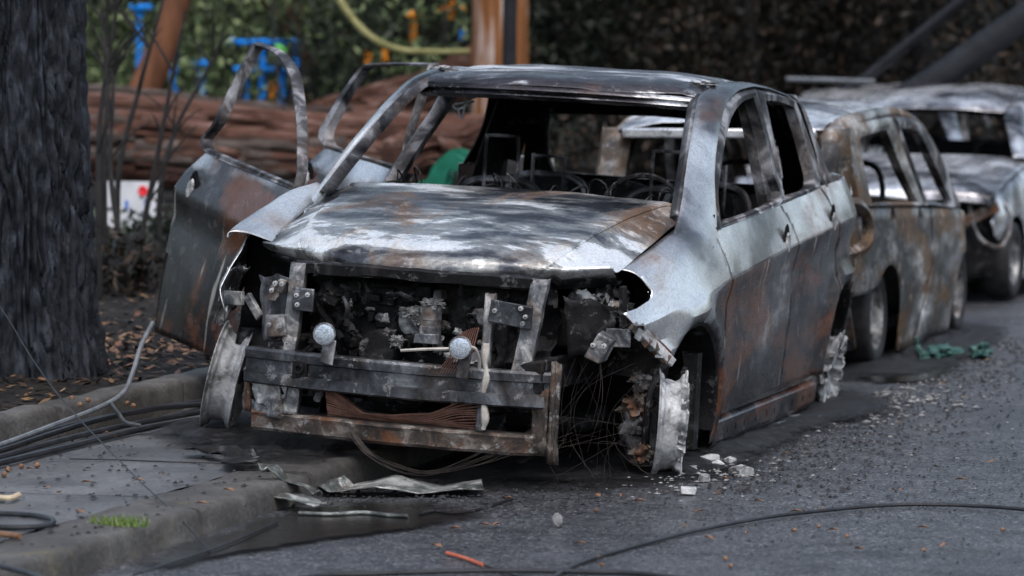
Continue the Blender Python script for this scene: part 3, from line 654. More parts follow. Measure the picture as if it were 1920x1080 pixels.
mb = MB().grid(np.array(HG)[::2, ::2]*np.array((.96, 1, 1))+np.array((0, .02, -.045))); mb.build('bonnet_lining', 'soot', hood)
for x in (-.45, -.15, .2, .5):
    pts = [(x+.02*math.sin(i), -.40+.12*abs(x)+i*.03, .765-.02*math.sin(i*1.3)) for i in range(6)]
    MB().tube(pts, .02, 6).build('lining_rib', 'soot', hood)
# cowl and windscreen base
cw = []
for x in us(-.78, .78, 24):
    t = abs(x)/.78; yy = .80-.18*t**2
    cw.append([(x, yy-.02, 1.0-.03*t**2), (x, yy+.05, 1.0-.03*t**2), (x, yy+.07, .965-.03*t), (x, yy+.16, .95-.03*t)])
MB().grid(cw).build('cowl', 'frame', car, solid=.004)
# sill and floor
for sx in (1, -1):
    P = []
    for y in us(.71, 2.52, 30):
        k = .004*fbm((y*6, sx, 0)); 
        P.append([(sx*.872, y, .153+k), (sx*.894, y, .135), (sx*.890, y, .062+k), (sx*.872, y, .035), (sx*.80, y, .03), (sx*.78, y, .15)])
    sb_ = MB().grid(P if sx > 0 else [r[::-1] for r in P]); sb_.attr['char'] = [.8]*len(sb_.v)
    sl = sb_.build('sill', 'body', car, angle=30, solid=.003)
    for y in us(.9, 2.4, 9):
        MB().lathe([(.0015, .016), (.002, .008), (-.004, .001)], 10, Matrix.Translation((sx*.8935, y+.03*math.sin(y*9), .10)) @ Matrix.Diagonal((sx, .55, 1.3, 1)), close=False).build('sill_hole', 'char', sl)
    if sx > 0:
        pts = [(.885+.015*math.sin(y*3), y, .018+.006*math.sin(y*7)) for y in us(.75, 2.4, 16)]
        mb = MB()
        for a, b_ in zip(pts[:-1], pts[1:]): mb.bar(a, b_, .045, .012)
        mb.build('sill_trim', 'steel', car)
mb = MB().box((0, 1.9, .16), (1.58, 2.9, .03)); mb.build('floor', 'char', car)
# bulkhead
mb = MB().grid([[(x, .72+.05*fbm((x*3, z*3, 5)), z) for z in us(.12, .97, 10)] for x in us(-.84, .84, 18)]); mb.build('bulkhead', 'char', car, solid=.01)
# rear end: hatch frame around its empty window
O = [(-.70, 3.22, .80), (-.72, 3.10, .98), (-.66, 2.93, 1.17), (-.615, 2.75, 1.365), (0, 2.73, 1.40), (.615, 2.75, 1.365), (.66, 2.93, 1.17), (.72, 3.10, .98), (.70, 3.22, .80), (0, 3.26, .80)]
I = [(-.55, 3.10, .985), (-.57, 3.07, 1.03), (-.56, 2.98, 1.17), (-.53, 2.90, 1.265), (0, 2.88, 1.28), (.53, 2.90, 1.265), (.56, 2.98, 1.17), (.57, 3.07, 1.03), (.55, 3.10, .985), (0, 3.13, .975)]
P = [[np.array(o), np.array(o)*.5+np.array(i)*.5+np.array((0, .02, 0)), np.array(i), np.array(i)+np.array((0, -.05, 0))] for o, i in zip(O, I)]
hatch = MB().grid(P, cu=True).build('tailgate', 'soot', car, angle=50, solid=.006)
mb = MB().grid([[(x, 3.26+.03*(1-abs(x)/.8), z) for z in us(.25, .83, 6)] for x in us(-.80, .80, 10)]); mb.build('rear_panel', 'char', car, solid=.01)
# kerb-side inner quarter, a black wall seen through the windscreen
for sx in (1, -1):
    mb = MB().grid([[(sx*(gx(2.62, max(z, 1.0))-.05-.02*(y-2.6)), y, z) for z in us(.3, 1.36, 8)] for y in us(2.62, 3.08 if sx < 0 else 2.9, 5)])
    mb.v = [(x, min(y, 3.10-(max(z, .98)-.98)*.8), z) for x, y, z in mb.v]
    mb.build('inner_quarter', 'char', car, solid=.01)
# seats
def seat(x, y, hz=1.17, wire=.008):
    s = MB()
    hoop = crspline([(x-.20, y-.05, .45), (x-.20, y, .78), (x-.185, y+.02, .93), (x-.12, y+.035, .99), (x, y+.035, 1.0), (x+.12, y+.035, .99), (x+.185, y+.02, .93), (x+.20, y, .78), (x+.20, y-.05, .45)], 6)
    s.tube(hoop, .016, 7)
    o = s.build('seat_frame', 'frame', car)
    h = MB().tube(crspline([(x-.075, y+.02, .86), (x-.075, y+.03, 1.08), (x-.072, y+.03, hz-.015), (x-.06, y+.03, hz), (x+.06, y+.03, hz), (x+.072, y+.03, hz-.015), (x+.075, y+.03, 1.08), (x+.075, y+.02, .86)], 5), wire, 6)
    h.build('headrest_wire', 'frame', o)
    c = MB()
    for i in range(5):
        xx = x-.13+i*.065; c.tube(crspline([(xx, y-.01, .5), (xx+.01*math.sin(i*3), y+.01, .75), (xx, y+.02, .93)], 6), .005, 5)
    for z in (.62, .74, .86): c.tube([(x-.19, y, z), (x, y-.02, z+.01), (x+.19, y, z)], .005, 5)
    c.build('seat_springs', 'soot', o)
    b_ = MB().box((x, y-.22, .40), (.46, .5, .05), None, .02); b_.build('seat_pan', 'char', o)
    return o
seat(-.40, 1.75, 1.19); seat(.36, 1.75, 1.165); seat(-.40, 2.45, 1.08); seat(.36, 2.45, 1.08)
mb = MB()
P = [[(x, 2.55+.05*(z-.5)+.03*fbm((x*5, z*5, 2)), z+.05*fbm((x*3, 0, 6))) for z in us(.25, .98, 8)] for x in us(-.62, .62, 24)]
mb.grid(P); mb.build('rear_seat_back', 'soot', car, solid=.03)
P = []
for i in range(61):
    x = -.74+1.48*i/60
    P.append([(x, .86+.22*j/10+.03*fbm((x*7, j*.5, 3)), .86+.10*math.sin(math.pi*j/10)*(1+.8*fbm((x*5, j*.4, 8), 1.0, 4))) for j in range(11)])
MB().grid(P).build('dash_remains', 'char', car, angle=50)
for k in range(14):
    x = -.68+1.36*k/13+.03*math.sin(k*5); z0 = 1.0+.06*abs(math.sin(k*2.3))
    MB().tube(crspline([(x, .98, .86), (x+.03*math.sin(k*3), 1.0, z0-.03), (x+.06*math.cos(k*1.7), 1.05, z0), (x+.09*math.cos(k), 1.12, .90)], 4), .004, 5).build('dash_wire', 'soot', car)
MB().tube([(-.80, .95, .82), (-.3, .93, .85), (.3, .93, .85), (.80, .95, .82)], .028, 8).build('dash_beam', 'soot', car)
mb = MB().tube(crspline([(.38+.17*math.cos(a), 1.28+.06*math.sin(a), .93+.15*math.sin(a)) for a in us(0, 6.283, 14)], 3), .011, 6)
mb.tube([(.38, .95, .82), (.38, 1.27, .92)], .02, 6); mb.tube([(.22, 1.28, .93), (.54, 1.28, .93)], .01, 5); mb.build('steering_wheel', 'soot', car)
mb = MB()
for k, (a, b_) in enumerate((((-.55, 1.6, 1.30), (-.48, 1.5, 1.34)), ((-.42, 1.42, 1.345), (-.52, 1.45, 1.325)))):
    mb.tube(crspline([a, ((a[0]+b_[0])/2, a[1]-.05, a[2]-.035), b_, ((a[0]+b_[0])/2+.06, a[1]-.05, b_[2]+.02)], 6), .005, 5)
mb.build('hanging_wire', 'alu', car)

# ---------------------------------------------------------------- nose
def bow(x): return -.60+.10*(abs(x+.03)/.62)**2
BX = us(-.64, .585, 30)
bs = [(.06, .425), (-.005, .427), (-.012, .419), (-.012, .393), (.0, .388), (.0, .342), (-.016, .338), (-.018, .302), (-.008, .296), (.06, .296)]
P = [[(x, bow(x)+dy+.003*fbm((x*5, z*9, 0)), z-.006*(x+.58)/1.22+.004*fbm((x*3, 0, 2))) for dy, z in bs] for x in BX]
mb = MB().grid(P); n = len(bs); mb.f += [tuple(range(n))[::-1], tuple(range(30*n, 31*n))]
beam = mb.build('bumper_beam', 'beam', car, angle=28, solid=.003)
mb = MB().box((-.39, bow(-.39)-.004, .365), (.06, .03, .07)); mb.build('tow_bracket', 'soot', beam, bevel=.006)
MB().lathe([(-.004, .022), (-.012, .020), (-.012, .012), (.004, .010)], 14, Matrix.Translation((-.39, bow(-.39)-.018, .37)) @ Matrix.Rotation(R_(-90), 4, 'Z') @ Matrix.Scale(-1, 4)).build('tow_eye', 'soot', beam)
ls = [(.07, .192), (.0, .190), (-.012, .183), (-.006, .172), (-.004, .128), (.006, .118), (.07, .118)]
P = [[(x, bow(x)+.02+dy+.004*fbm((x*5, z*9, 6)), z-.008*(x+.5)+.006*fbm((x*4, z, 3))) for dy, z in ls] for x in us(-.61, .575, 30)]
mb = MB().grid(P); n = len(ls); mb.f += [tuple(range(n))[::-1], tuple(range(30*n, 31*n))]
mb.build('lower_crossmember', 'rust', car, angle=28, solid=.003)
# end plates
def plate(name, mat, pts, th, jit=.004):
    """pts: quad corners; made into a dented plate"""
    a, b_, c, d = [np.array(p, float) for p in pts]; P = []
    for i in range(9):
        u = i/8; P.append([(1-u)*(1-v)*a+u*(1-v)*b_+u*v*c+(1-u)*v*d+np.array((jit*fbm((u*3, v*3, a[0])), jit*2*fbm((u*3, v*3, a[1]+4)), jit*fbm((u*3, v*3, 9)))) for v in us(0, 1, 8)])
    return MB().grid(P).build(name, mat, car, solid=th, angle=40)
plate('crash_plate', 'rust', [(.585, -.55, .47), (.602, -.50, .46), (.60, -.50, .08), (.583, -.55, .09)], .014, .008)
plate('crash_plate', 'rust', [(.50, -.50, .33), (.58, -.53, .37), (.58, -.53, .12), (.515, -.50, .13)], .008, .006)
plate('crash_plate', 'steel', [(-.61, -.50, .30), (-.47, -.54, .305), (-.47, -.54, .165), (-.59, -.50, .18)], .01, .01)
plate('crash_plate', 'rust', [(-.66, -.44, .34), (-.615, -.50, .34), (-.615, -.5, .18), (-.67, -.42, .18)], .012, .01)
for k, (x0, x1, z0, z1, y) in enumerate(((-.545, -.47, .47, .555, -.52), (-.60, -.50, .60, .66, -.38), (-.545, -.50, .64, .69, -.46), (.665, .735, .46, .56, -.30))):
    o = MB().box(((x0+x1)/2, y, (z0+z1)/2), (x1-x0, .06, z1-z0), Matrix.Rotation(R_(12*k-10), 3, 'Y'), .01).build('lamp_bracket', 'steel', car, bevel=.006)
    for q in (-.3, .3):
        MB().lathe([(0, .010), (-.010, .010), (-.012, .003)], 8, Matrix.Translation(((x0+x1)/2+q*(x1-x0), y-.032, (z0+z1)/2+.01)) @ Matrix.Rotation(R_(90), 4, 'Z'), close=False).build('bolt', 'alu', o)
plate('lamp_mount', 'frame', [(-.66, -.34, .69), (-.47, -.44, .70), (-.48, -.46, .46), (-.63, -.36, .44)], .006, .012)
plate('lamp_mount', 'soot', [(.56, -.36, .70), (.74, -.22, .66), (.72, -.22, .50), (.58, -.34, .46)], .006, .014)
# uprights of the radiator support
def channel(name, top, bot, w0, w1, mat, d=.035):
    P = []
    for t in us(0, 1, 10):
        c = np.array(top)*(1-t)+np.array(bot)*t; wd = (w0*(1-t)+w1*t)/2*(1+.12*fbm((t*5, top[0], 0)))
        P.append([c+np.array((-wd, d, 0)), c+np.array((-wd, 0, 0)), c+np.array((-wd*.6, -.006, 0)), c+np.array((wd*.6, -.006, 0)), c+np.array((wd, 0, 0)), c+np.array((wd, d, 0))])
    return MB().grid(P).build(name, mat, car, angle=25, solid=.004)
def bolts(par, pts):
    for p in pts: MB().lathe([(.002, .010), (-.006, .009), (-.008, .003)], 8, Matrix.Translation(p) @ Matrix.Rotation(R_(90), 4, 'Z'), close=False).build('bolt', 'alu', par)
u1 = channel('support_upright', (-.445, -.50, .76), (-.462, -.53, .40), .062, .052, 'steel')
o = MB().box((-.405, -.535, .625), (.085, .012, .085), None, .003).build('upright_bracket', 'beam', u1, bevel=.004); bolts(o, [(-.43, -.543, .64), (-.385, -.543, .645), (-.425, -.543, .605)])
channel('support_upright', (-.43, -.52, .345), (-.44, -.54, .19), .05, .055, 'steel')
channel('support_upright', (.508, -.49, .765), (.455, -.52, .40), .062, .075, 'steel')
u2 = channel('support_upright', (.325, -.52, .70), (.318, -.55, .19), .035, .028, 'steel')
o = MB().box((.415, -.535, .63), (.17, .01, .085), Matrix.Rotation(R_(4), 3, 'Y'), .006).build('upright_bracket', 'beam', u2, bevel=.004); bolts(o, [(.355, -.543, .64), (.455, -.543, .655), (.475, -.543, .625), (.465, -.543, .60)])
MB().tube(crspline([(.338, -.57, .52), (.336, -.575, .45), (.345, -.57, .40), (.335, -.57, .33), (.345, -.565, .24), (.338, -.56, .20)], 4), [.012+.004*math.sin(q*.9) for q in range(21)], 8).build('melted_tube', 'melt', car)
mb = MB()
P = []
for x in us(-.46, .52, 24):
    yy = -.49+.05*abs(x); zz = .755+.008*fbm((x*4, 1, 1))
    P.append([(x, yy, zz+.012), (x, yy-.025, zz+.004), (x, yy-.02, zz-.012-.014*(1+fbm((x*5, 2, 2)))), (x, yy+.03, zz-.03)])
mb.grid(P).build('support_top_bar', 'soot', car, solid=.004)
# fog lamps on their stalks
for x, z, y in ((-.272, .515, -.645), (.262, .505, -.645)):
    L = MB().lathe([(-.013, .001), (-.013, .016), (-.0115, .029), (-.008, .039), (.004, .042), (.012, .040), (.03, .028), (.04, .004)], 24, Matrix.Translation((x, y, z)) @ Matrix.Rotation(R_(90+12), 4, 'Z') @ Matrix.Rotation(R_(4), 4, 'Y'), close=False).build('fog_lamp', 'lens', car)
    MB().lathe([(-.004, .0425), (-.010, .0425), (-.010, .0385), (-.004, .0385)], 24, Matrix.Translation((x, y, z)) @ Matrix.Rotation(R_(90+12), 4, 'Z')).build('lamp_rim', 'steel', L)
    MB().box((x+.01, y+.02, z-.07), (.05, .012, .09), Matrix.Rotation(R_(5), 3, 'Y'), .004).build('lamp_bracket', 'frame', L, bevel=.003)
MB().tube([(.03, -.64, .475), (.12, -.645, .487), (.225, -.64, .497)], .006, 6).build('wire_stub', 'melt', car)
MB().tube(crspline([(.30, -.64, .51), (.318, -.63, .50), (.322, -.60, .46), (.318, -.58, .42)], 4), .006, 6).build('wire_stub', 'melt', car)
# radiator core: sagging tubes pulled out of their header
rad = MB()
for k in range(15):
    t = k/14
    pts = []
    for x in us(-.30, .31, 16):
        s_ = (x+.30)/.61
        ztop = interp(s_, [0, .12, .25, .45, .7, .85, 1], [.30, .265, .22, .215, .24, .285, .30]); zbot = interp(s_, [0, .2, .6, 1], [.195, .178, .16, .155])
        pts.append((x, -.50+.05*math.sin(s_*3.1)*(1-t)-.03*t, zbot+(ztop-zbot)*t+.003*math.sin(x*22+k)))
    for a, b_ in zip(pts[:-1], pts[1:]): rad.bar(a, b_, .020, .0055)
rd = rad.build('radiator_core', 'fin', car); rd['kind'] = 'stuff'
P = []
for x in us(-.30, .31, 16):
    s_ = (x+.30)/.61
    ztop = interp(s_, [0, .12, .25, .45, .7, .85, 1], [.30, .265, .22, .215, .24, .285, .30]); zbot = interp(s_, [0, .2, .6, 1], [.195, .178, .16, .155])
    P.append([(x, -.478+.05*math.sin(s_*3.1)*(1-t)-.03*t, zbot+(ztop-zbot)*t) for t in us(0, 1, 5)])
MB().grid(P).build('radiator_backing', 'soot', car, solid=.004)
fan = MB()
for k in range(10):
    t = k/9; a = Vector((.16+.10*t, -.60, .395+.012*t)); b_ = Vector((.235+.07*t, -.57, .575-.03*(1-t)**2)); 
    fan.bar(a, (a+b_)/2+Vector((.012, -.01, .0)), .008, .0022, (1, 0, 0)); fan.bar((a+b_)/2+Vector((.012, -.01, .0)), b_, .008, .0022, (1, 0, 0))
fan.build('splayed_fins', 'fin', car)['kind'] = 'stuff'
# engine
eng = MB().box((.02, -.12, .48), (.62, .42, .42), None, .03); 
eng_o = eng.build('engine_block', 'soot', car, bevel=.02)
rr = random.Random(5)
def cyl(name, c, r, L, axis, mat, par, n=18):
    rot = {'x': Matrix.Identity(4), 'y': Matrix.Rotation(R_(90), 4, 'Z'), 'z': Matrix.Rotation(R_(-90), 4, 'Y')}[axis]
    return MB().lathe([(-L/2, .001), (-L/2, r*.5), (-L/2, r*.92), (-L/2+L*.06, r), (-L*.1, r), (-L*.08, r*.94), (L*.08, r*.94), (L*.1, r), (L/2-L*.06, r), (L/2, r*.92), (L/2, .001)], n, Matrix.Translation(c) @ rot, close=False).build(name, mat, par, angle=40)
cyl('alternator', (-.13, -.40, .45), .075, .13, 'y', 'soot', eng_o); cyl('pulley', (-.02, -.37, .56), .055, .04, 'y', 'steel', eng_o)
cyl('canister', (.068, -.43, .565), .042, .13, 'z', 'steel', eng_o); cyl('filter_housing', (.19, -.36, .40), .06, .16, 'z', 'soot', eng_o)
cyl('compressor', (-.05, -.45, .31), .06, .2, 'x', 'soot', eng_o); cyl('pulley', (-.22, -.39, .36), .05, .04, 'y', 'soot', eng_o)
MB().box((.075, -.475, .51), (.10, .02, .035), None, .004).build('strap', 'beam', eng_o, bevel=.004)
for k in range(16):
    a = Vector((rr.uniform(-.36, .28), rr.uniform(-.46, -.34), rr.uniform(.36, .70))); L = rr.uniform(.10, .28)
    d = Vector((rr.uniform(-1, 1), rr.uniform(-.5, .3), rr.uniform(-1.4, .9))).normalized()
    MB().tube(crspline([a, a+d*L*.35+Vector((.02, -.02, .015)), a+d*L*.7+Vector((-.015, .01, .01)), a+d*L], 4), rr.uniform(.006, .015), 7).build('pipe', rr.choice(['soot', 'soot', 'frame', 'char']), eng_o)
for k in range(26):
    c = (rr.uniform(-.38, .28), rr.uniform(-.45, -.30), rr.uniform(.38, .68)); s_ = rr.uniform(.02, .055)
    MB().box(c, (s_*rr.uniform(.6, 1.8), .05, s_*rr.uniform(.6, 1.6)), Matrix.Rotation(rr.uniform(-.7, .7), 3, 'Y'), s_*.15).build('engine_fitting', rr.choice(['soot', 'soot', 'frame', 'char']), eng_o, bevel=.005)
for c, s_ in (((-.01, -.45, .60), (.045, .03, .022)), ((.02, -.44, .575), (.03, .03, .02)), ((-.05, -.46, .49), (.03, .03, .025)), ((-.10, -.40, .655), (.02, .02, .014)), ((.20, -.45, .27), (.03, .02, .02)), ((.08, -.45, .64), (.05, .03, .022)), ((-.27, -.42, .62), (.02, .02, .02))):
    MB().lump(c, tuple(.8*q for q in s_), c[0]*9, .9, 18, 3.5).build('ash_clot', 'ash', eng_o)
P = []
for i in range(71):
    x = -.44+.96*i/70; row = []
    for j in range(41):
        z = .24+.50*j/40
        d_ = .10*fbm((x*3.5, z*3.5, 1), 1.2, 3)+.05*fbm((x*11, z*11, 5), 1.2, 4)+.03*abs(fbm((x*24, z*24, 9), 1.0, 3))
        row.append((x+.02*fbm((x*9, z*9, 3)), -.31-d_, z+.02*fbm((x*9, z*9, 7))))
    P.append(row)
MB().grid(P).build('charred_mass', 'soot', eng_o, angle=50)
for k in range(60):
    c = (rr.uniform(-.40, .30), rr.uniform(-.44, -.36), rr.uniform(.34, .66)); s_ = rr.uniform(.008, .024)
    MB().lump(c, (s_*rr.uniform(.7, 2), s_, s_*rr.uniform(.6, 1.4)), k*1.3, .9, 6, 2.5).build('burnt_scrap', rr.choice(['soot', 'soot', 'frame', 'ash', 'steel']), eng_o)
# melted heap and black box on the road side of the bay
MB().lump((.63, -.08, .60), (.11, .10, .10), 3.3, .8, 26, 4.0).build('melted_heap', 'soot', car)
for k in range(42):
    c = (rr.uniform(.55, .73), rr.uniform(-.20, -.10), rr.uniform(.54, .70)); s_ = rr.uniform(.010, .026)
    MB().lump(c, (s_*1.5, s_, s_), k, .9, 5, 2.5).build('melted_scrap', rr.choice(['alu', 'steel', 'soot', 'steel']), car)
MB().box((.53, -.15, .56), (.22, .24, .15), None, .015).build('battery_tray', 'char', car, bevel=.015)
mb = MB().grid([[(x, -.02+.06*fbm((x*4, z*4, 8)), z) for z in us(.45, .82, 5)] for x in us(-.86, -.5, 8)]); mb.build('lamp_pocket', 'char', car, solid=.01)
for sx in (1, -1):   # inner wings, rails, strut towers
    mb = MB().grid([[(sx*(.56+.04*fbm((y*4, z*4, sx))), y, z) for z in us(.36, .80, 8)] for y in us(-.10, .72, 10)]); mb.build('inner_wing', 'char', car, solid=.008)
    MB().box((sx*.50, .05, .40), (.10, 1.15, .12), None, .01).build('chassis_rail', 'soot', car, bevel=.01)
    cyl('strut', (sx*.70, .30, .48), .06, .42, 'z', 'soot', car)
MB().box((.0, .28, .16), (1.05, .30, .08), None, .02).build('subframe', 'soot', car, bevel=.02)
cyl('gearbox_sump', (.10, -.1, .16), .17, .10, 'z', 'soot', car)
MB().box((.03, -.28, .145), (.14, .05, .05), None, .01).build('sump_bracket', 'steel', car, bevel=.006)
MB().box((.22, -.22, .12), (.20, .06, .02), None, .006).build('sump_bracket', 'steel', car, bevel=.006)
# broken headlamp and bumper brackets by the road-side wing
for k, (a, b_, wd, mt) in enumerate((((.60, -.26, .515), (.70, -.24, .575), .05, 'rust'), ((.70, -.25, .545), (.79, -.22, .545), .07, 'steel'), ((.79, -.20, .60), (.90, -.09, .47), .055, 'rust'), ((.83, -.20, .57), (.92, -.08, .45), .035, 'alu'), ((-.86, -.22, .58), (-.76, -.26, .585), .055, 'steel'), ((-.74, -.27, .60), (-.67, -.30, .52), .035, 'steel'), ((-.62, -.34, .60), (-.56, -.36, .68), .02, 'frame'), ((.755, -.24, .74), (.76, -.22, .55), .03, 'soot'))):
    MB().bar(a, b_, .02, wd, (0, 0, 1)).build('broken_bracket', mt, car, bevel=.004)
for k in range(5):
    t = k/4; MB().box((.82+.08*t, -.20+.10*t, .56-.09*t), (.035, .02, .035), Matrix.Rotation(R_(30+20*k), 3, 'Y'), .006).build('lamp_shard', ['alu', 'rust', 'steel', 'alu', 'rust'][k], car, bevel=.003)
# hanging flap at torn kerb-side wing
plate('torn_flap', 'body', [(-.86, -.19, .70), (-.80, -.10, .70), (-.895, -.12, .46), (-.925, -.17, .475)], .004, .02)
# wheels: bare rims, tyres burnt away
rim_prof = [(-.082, .180), (-.085, .214), (-.078, .218), (-.070, .205), (-.055, .198), (-.040, .178), (.010, .172), (.035, .178), (.052, .198), (.068, .204), (.076, .218), (.084, .214), (.080, .195), (.045, .168), (-.03, .162)]
def wheel(c, yaw, camber, melt, seed, mat='alu', n=96, ax=1.0, jag=0.0):
    T_ = Matrix.Translation(c) @ Matrix.Rotation(yaw, 4, 'Z') @ Matrix.Rotation(camber, 4, 'Y') @ Matrix.Diagonal((ax, 1, 1, 1))
    fine = crspline(np.array(rim_prof+[rim_prof[0]]), 3)[:-1]
    mb = MB().lathe(fine, n, Matrix.Identity(4))
    out = []
    for x, y, z in mb.v:
        r = math.hypot(y, z); a = math.atan2(y, z); k = fbm((math.cos(a)*2.2+seed, math.sin(a)*2.2, x*9), 1.6, 4)
        sag = melt*max(0, x+.01)*(.5+1.1*k); r2 = r*(1+.03*k*melt)-sag*.9*(1 if x > 0 else 0)
        if jag and x > .045: r2 *= 1-jag*max(0, .2+fbm((math.cos(a)*5+seed, math.sin(a)*5, 2), 1.7, 4))
        zz = max(z*r2/r, -.205+.02*k)
        out.append((x*(1-.35*melt*max(0, k)*(1 if x > 0 else .2)), y*r2/r, zz))
    mb.v = [tuple(T_ @ Vector(p)) for p in out]
    o = mb.build('wheel', mat, car, angle=50)
    sp = MB()
    for k in range(5):
        a = 2*math.pi*k/5+seed
        p0 = T_ @ Vector((.03, .03*math.sin(a), .03*math.cos(a))); p1 = T_ @ Vector((.045, .17*math.sin(a), .17*math.cos(a)))
        sp.bar(p0, p1, .05, .02, T_.to_3x3() @ Vector((1, 0, 0)))
    sp.build('spokes', mat, o, bevel=.004)
    MB().lathe([(-.05, .001), (-.05, .06), (.02, .065), (.035, .04), (.04, .001)], 16, T_, close=False).build('hub', 'rust', o)
    MB().lathe([(-.055, .05), (-.055, .135), (-.035, .135), (-.035, .05)], 28, T_).build('brake_disc', 'soot', o)
    return o
wheel((.885, .04, .20), R_(19), R_(2), .38, 1.7, ax=.68, jag=.35)
wheel((-.935, .06, .235), R_(14), R_(11), .12, 4.1, ax=.72)
wheel((.80, 2.98, .15), R_(2), R_(9), 1.0, 7.3)
wheel((-.80, 2.98, .2), R_(2), R_(0), .6, 9.3)
for k, (c, d) in enumerate((((.775, -.02, .27), (.09, .10, .09)), ((.765, -.04, .17), (.08, .09, .11)), ((.80, -.01, .36), (.10, .06, .05)), ((.81, -.06, .095), (.07, .08, .06)), ((-.78, .05, .25), (.10, .09, .16)), ((-.74, 0.02, .14), (.08, .10, .08)))):
    MB().lump(c, tuple(.62*q for q in d), k*2.3, .75, 14, 2.0).build('brake_caliper', ['rust', 'frame', 'steel'][k % 3], car)
MB().tube(crspline([(.86, -.09, .40), (.84, -.11, .30), (.835, -.10, .2), (.82, -.08, .10)], 5), .012, 7).build('brake_hose', 'soot', car)
P = [[(.80+.03*math.sin(k*1.1), .43+.05*fbm((k, 1, 1)), .06+.38*k/8), (.88, .44+.03*fbm((k, 4, 1)), .06+.38*k/8), (.885, .49, .06+.38*k/8), (.80, .52, .06+.38*k/8)] for k in range(9)]
MB().grid(P, cv=True).build('liner_remnant', 'soot', car)
# steel cords of the burnt tyre, trailing from the road-side corner and below the nose
wr = MB(); r3 = random.Random(11)
for k in range(18):
    a = Vector((r3.uniform(.60, .86), r3.uniform(-.30, -.05), r3.uniform(.10, .50))); e = Vector((r3.uniform(.42, .95), r3.uniform(-.55, -.10), r3.uniform(.0, .10)))
    mpt = (a+e)/2+Vector((r3.uniform(-.12, .06), r3.uniform(-.12, .02), r3.uniform(-.10, .08)))
    wr.tube(crspline([a, mpt, e], 6), .0007, 3, cap=False)
for k in range(14):
    a = Vector((-.20+r3.uniform(-.02, .02), -.58, .19)); e = Vector((.62+r3.uniform(-.1, .05), -.50, .20+r3.uniform(-.05, .08)))
    wr.tube(crspline([a, (-.10+r3.uniform(-.02, .02), -.62, .09), (.05, -.66, .035+r3.uniform(-.01, .02)), (.20, -.67, .03+r3.uniform(0, .02)), (.40, -.62, .12+r3.uniform(-.03, .03)), e], 5), .0007, 3, cap=False)
for k in range(6):
    a = Vector((r3.uniform(.62, .72), -.28, .52)); e = a+Vector((r3.uniform(-.12, .05), -.05, -r3.uniform(.2, .45)))
    wr.tube(crspline([a, (a+e)/2+Vector((r3.uniform(-.05, .05), -.03, 0)), e], 5), .0007, 3, cap=False)
wr.build('tyre_cords', 'wire', car)['kind'] = 'stuff'
# ================================================================== rusty wagon parked next, its tail towards us
wag = thing('burnt_wagon', 'rusty burnt-out small wagon parked nose away, directly behind the front car', 'car')
wzb = lambda y: interp(y, [4.1, 4.78, 5.9, 7.1, 7.9], [.85, .825, .78, .725, .62])
wxm = lambda y: interp(y, [4.12, 4.2, 4.4, 5.0, 6.8, 7.3, 7.7, 7.95], [.60, .67, .705, .72, .72, .70, .62, .45])
WA, WAF = (5.02, .19), (7.3, .17)
def wside(y, s):
    b_ = wzb(y)
    if s <= 1:
        z = .02+(b_-.02)*s; x = wxm(y)-.05*(1-s)**2-.02*max(0, s-.6)/.4
        r = math.hypot(y-WA[0], z-WA[1]); x += .014*math.exp(-((r-.30)/.05)**2)
    else:
        z = b_+(s-1); x = wxm(y)-.02-.22*(s-1)
    return (x+.0025*fbm((y*2, z*2, 6), 1.5, 3), y, z)
ws = lambda y, z: (z-.02)/(wzb(y)-.02) if z <= wzb(y) else 1+z-wzb(y)
WV = us(0, 1, 12)+[1.06, 1.12, 1.18, 1.24, 1.30, 1.36, 1.42, 1.5]
def wpanel(P, y0, y1, n=24): return clip_panel([(y, ws(y, z)) for y, z in P], wside, us(y0, y1, n), WV)
rear_q = [(4.16, .40), (4.40, .405), (4.62, .40)]+arc(WA, .335, 150, -8, 18)[2:]+[(5.40, .04), (5.90, .035), (6.02, .2), (6.19, .45), (6.19, .60), (6.17, wzb(6.17))]+[(5.9, wzb(5.9)), (5.2, wzb(5.2)), (4.76, wzb(4.76)), (4.14, .84)]
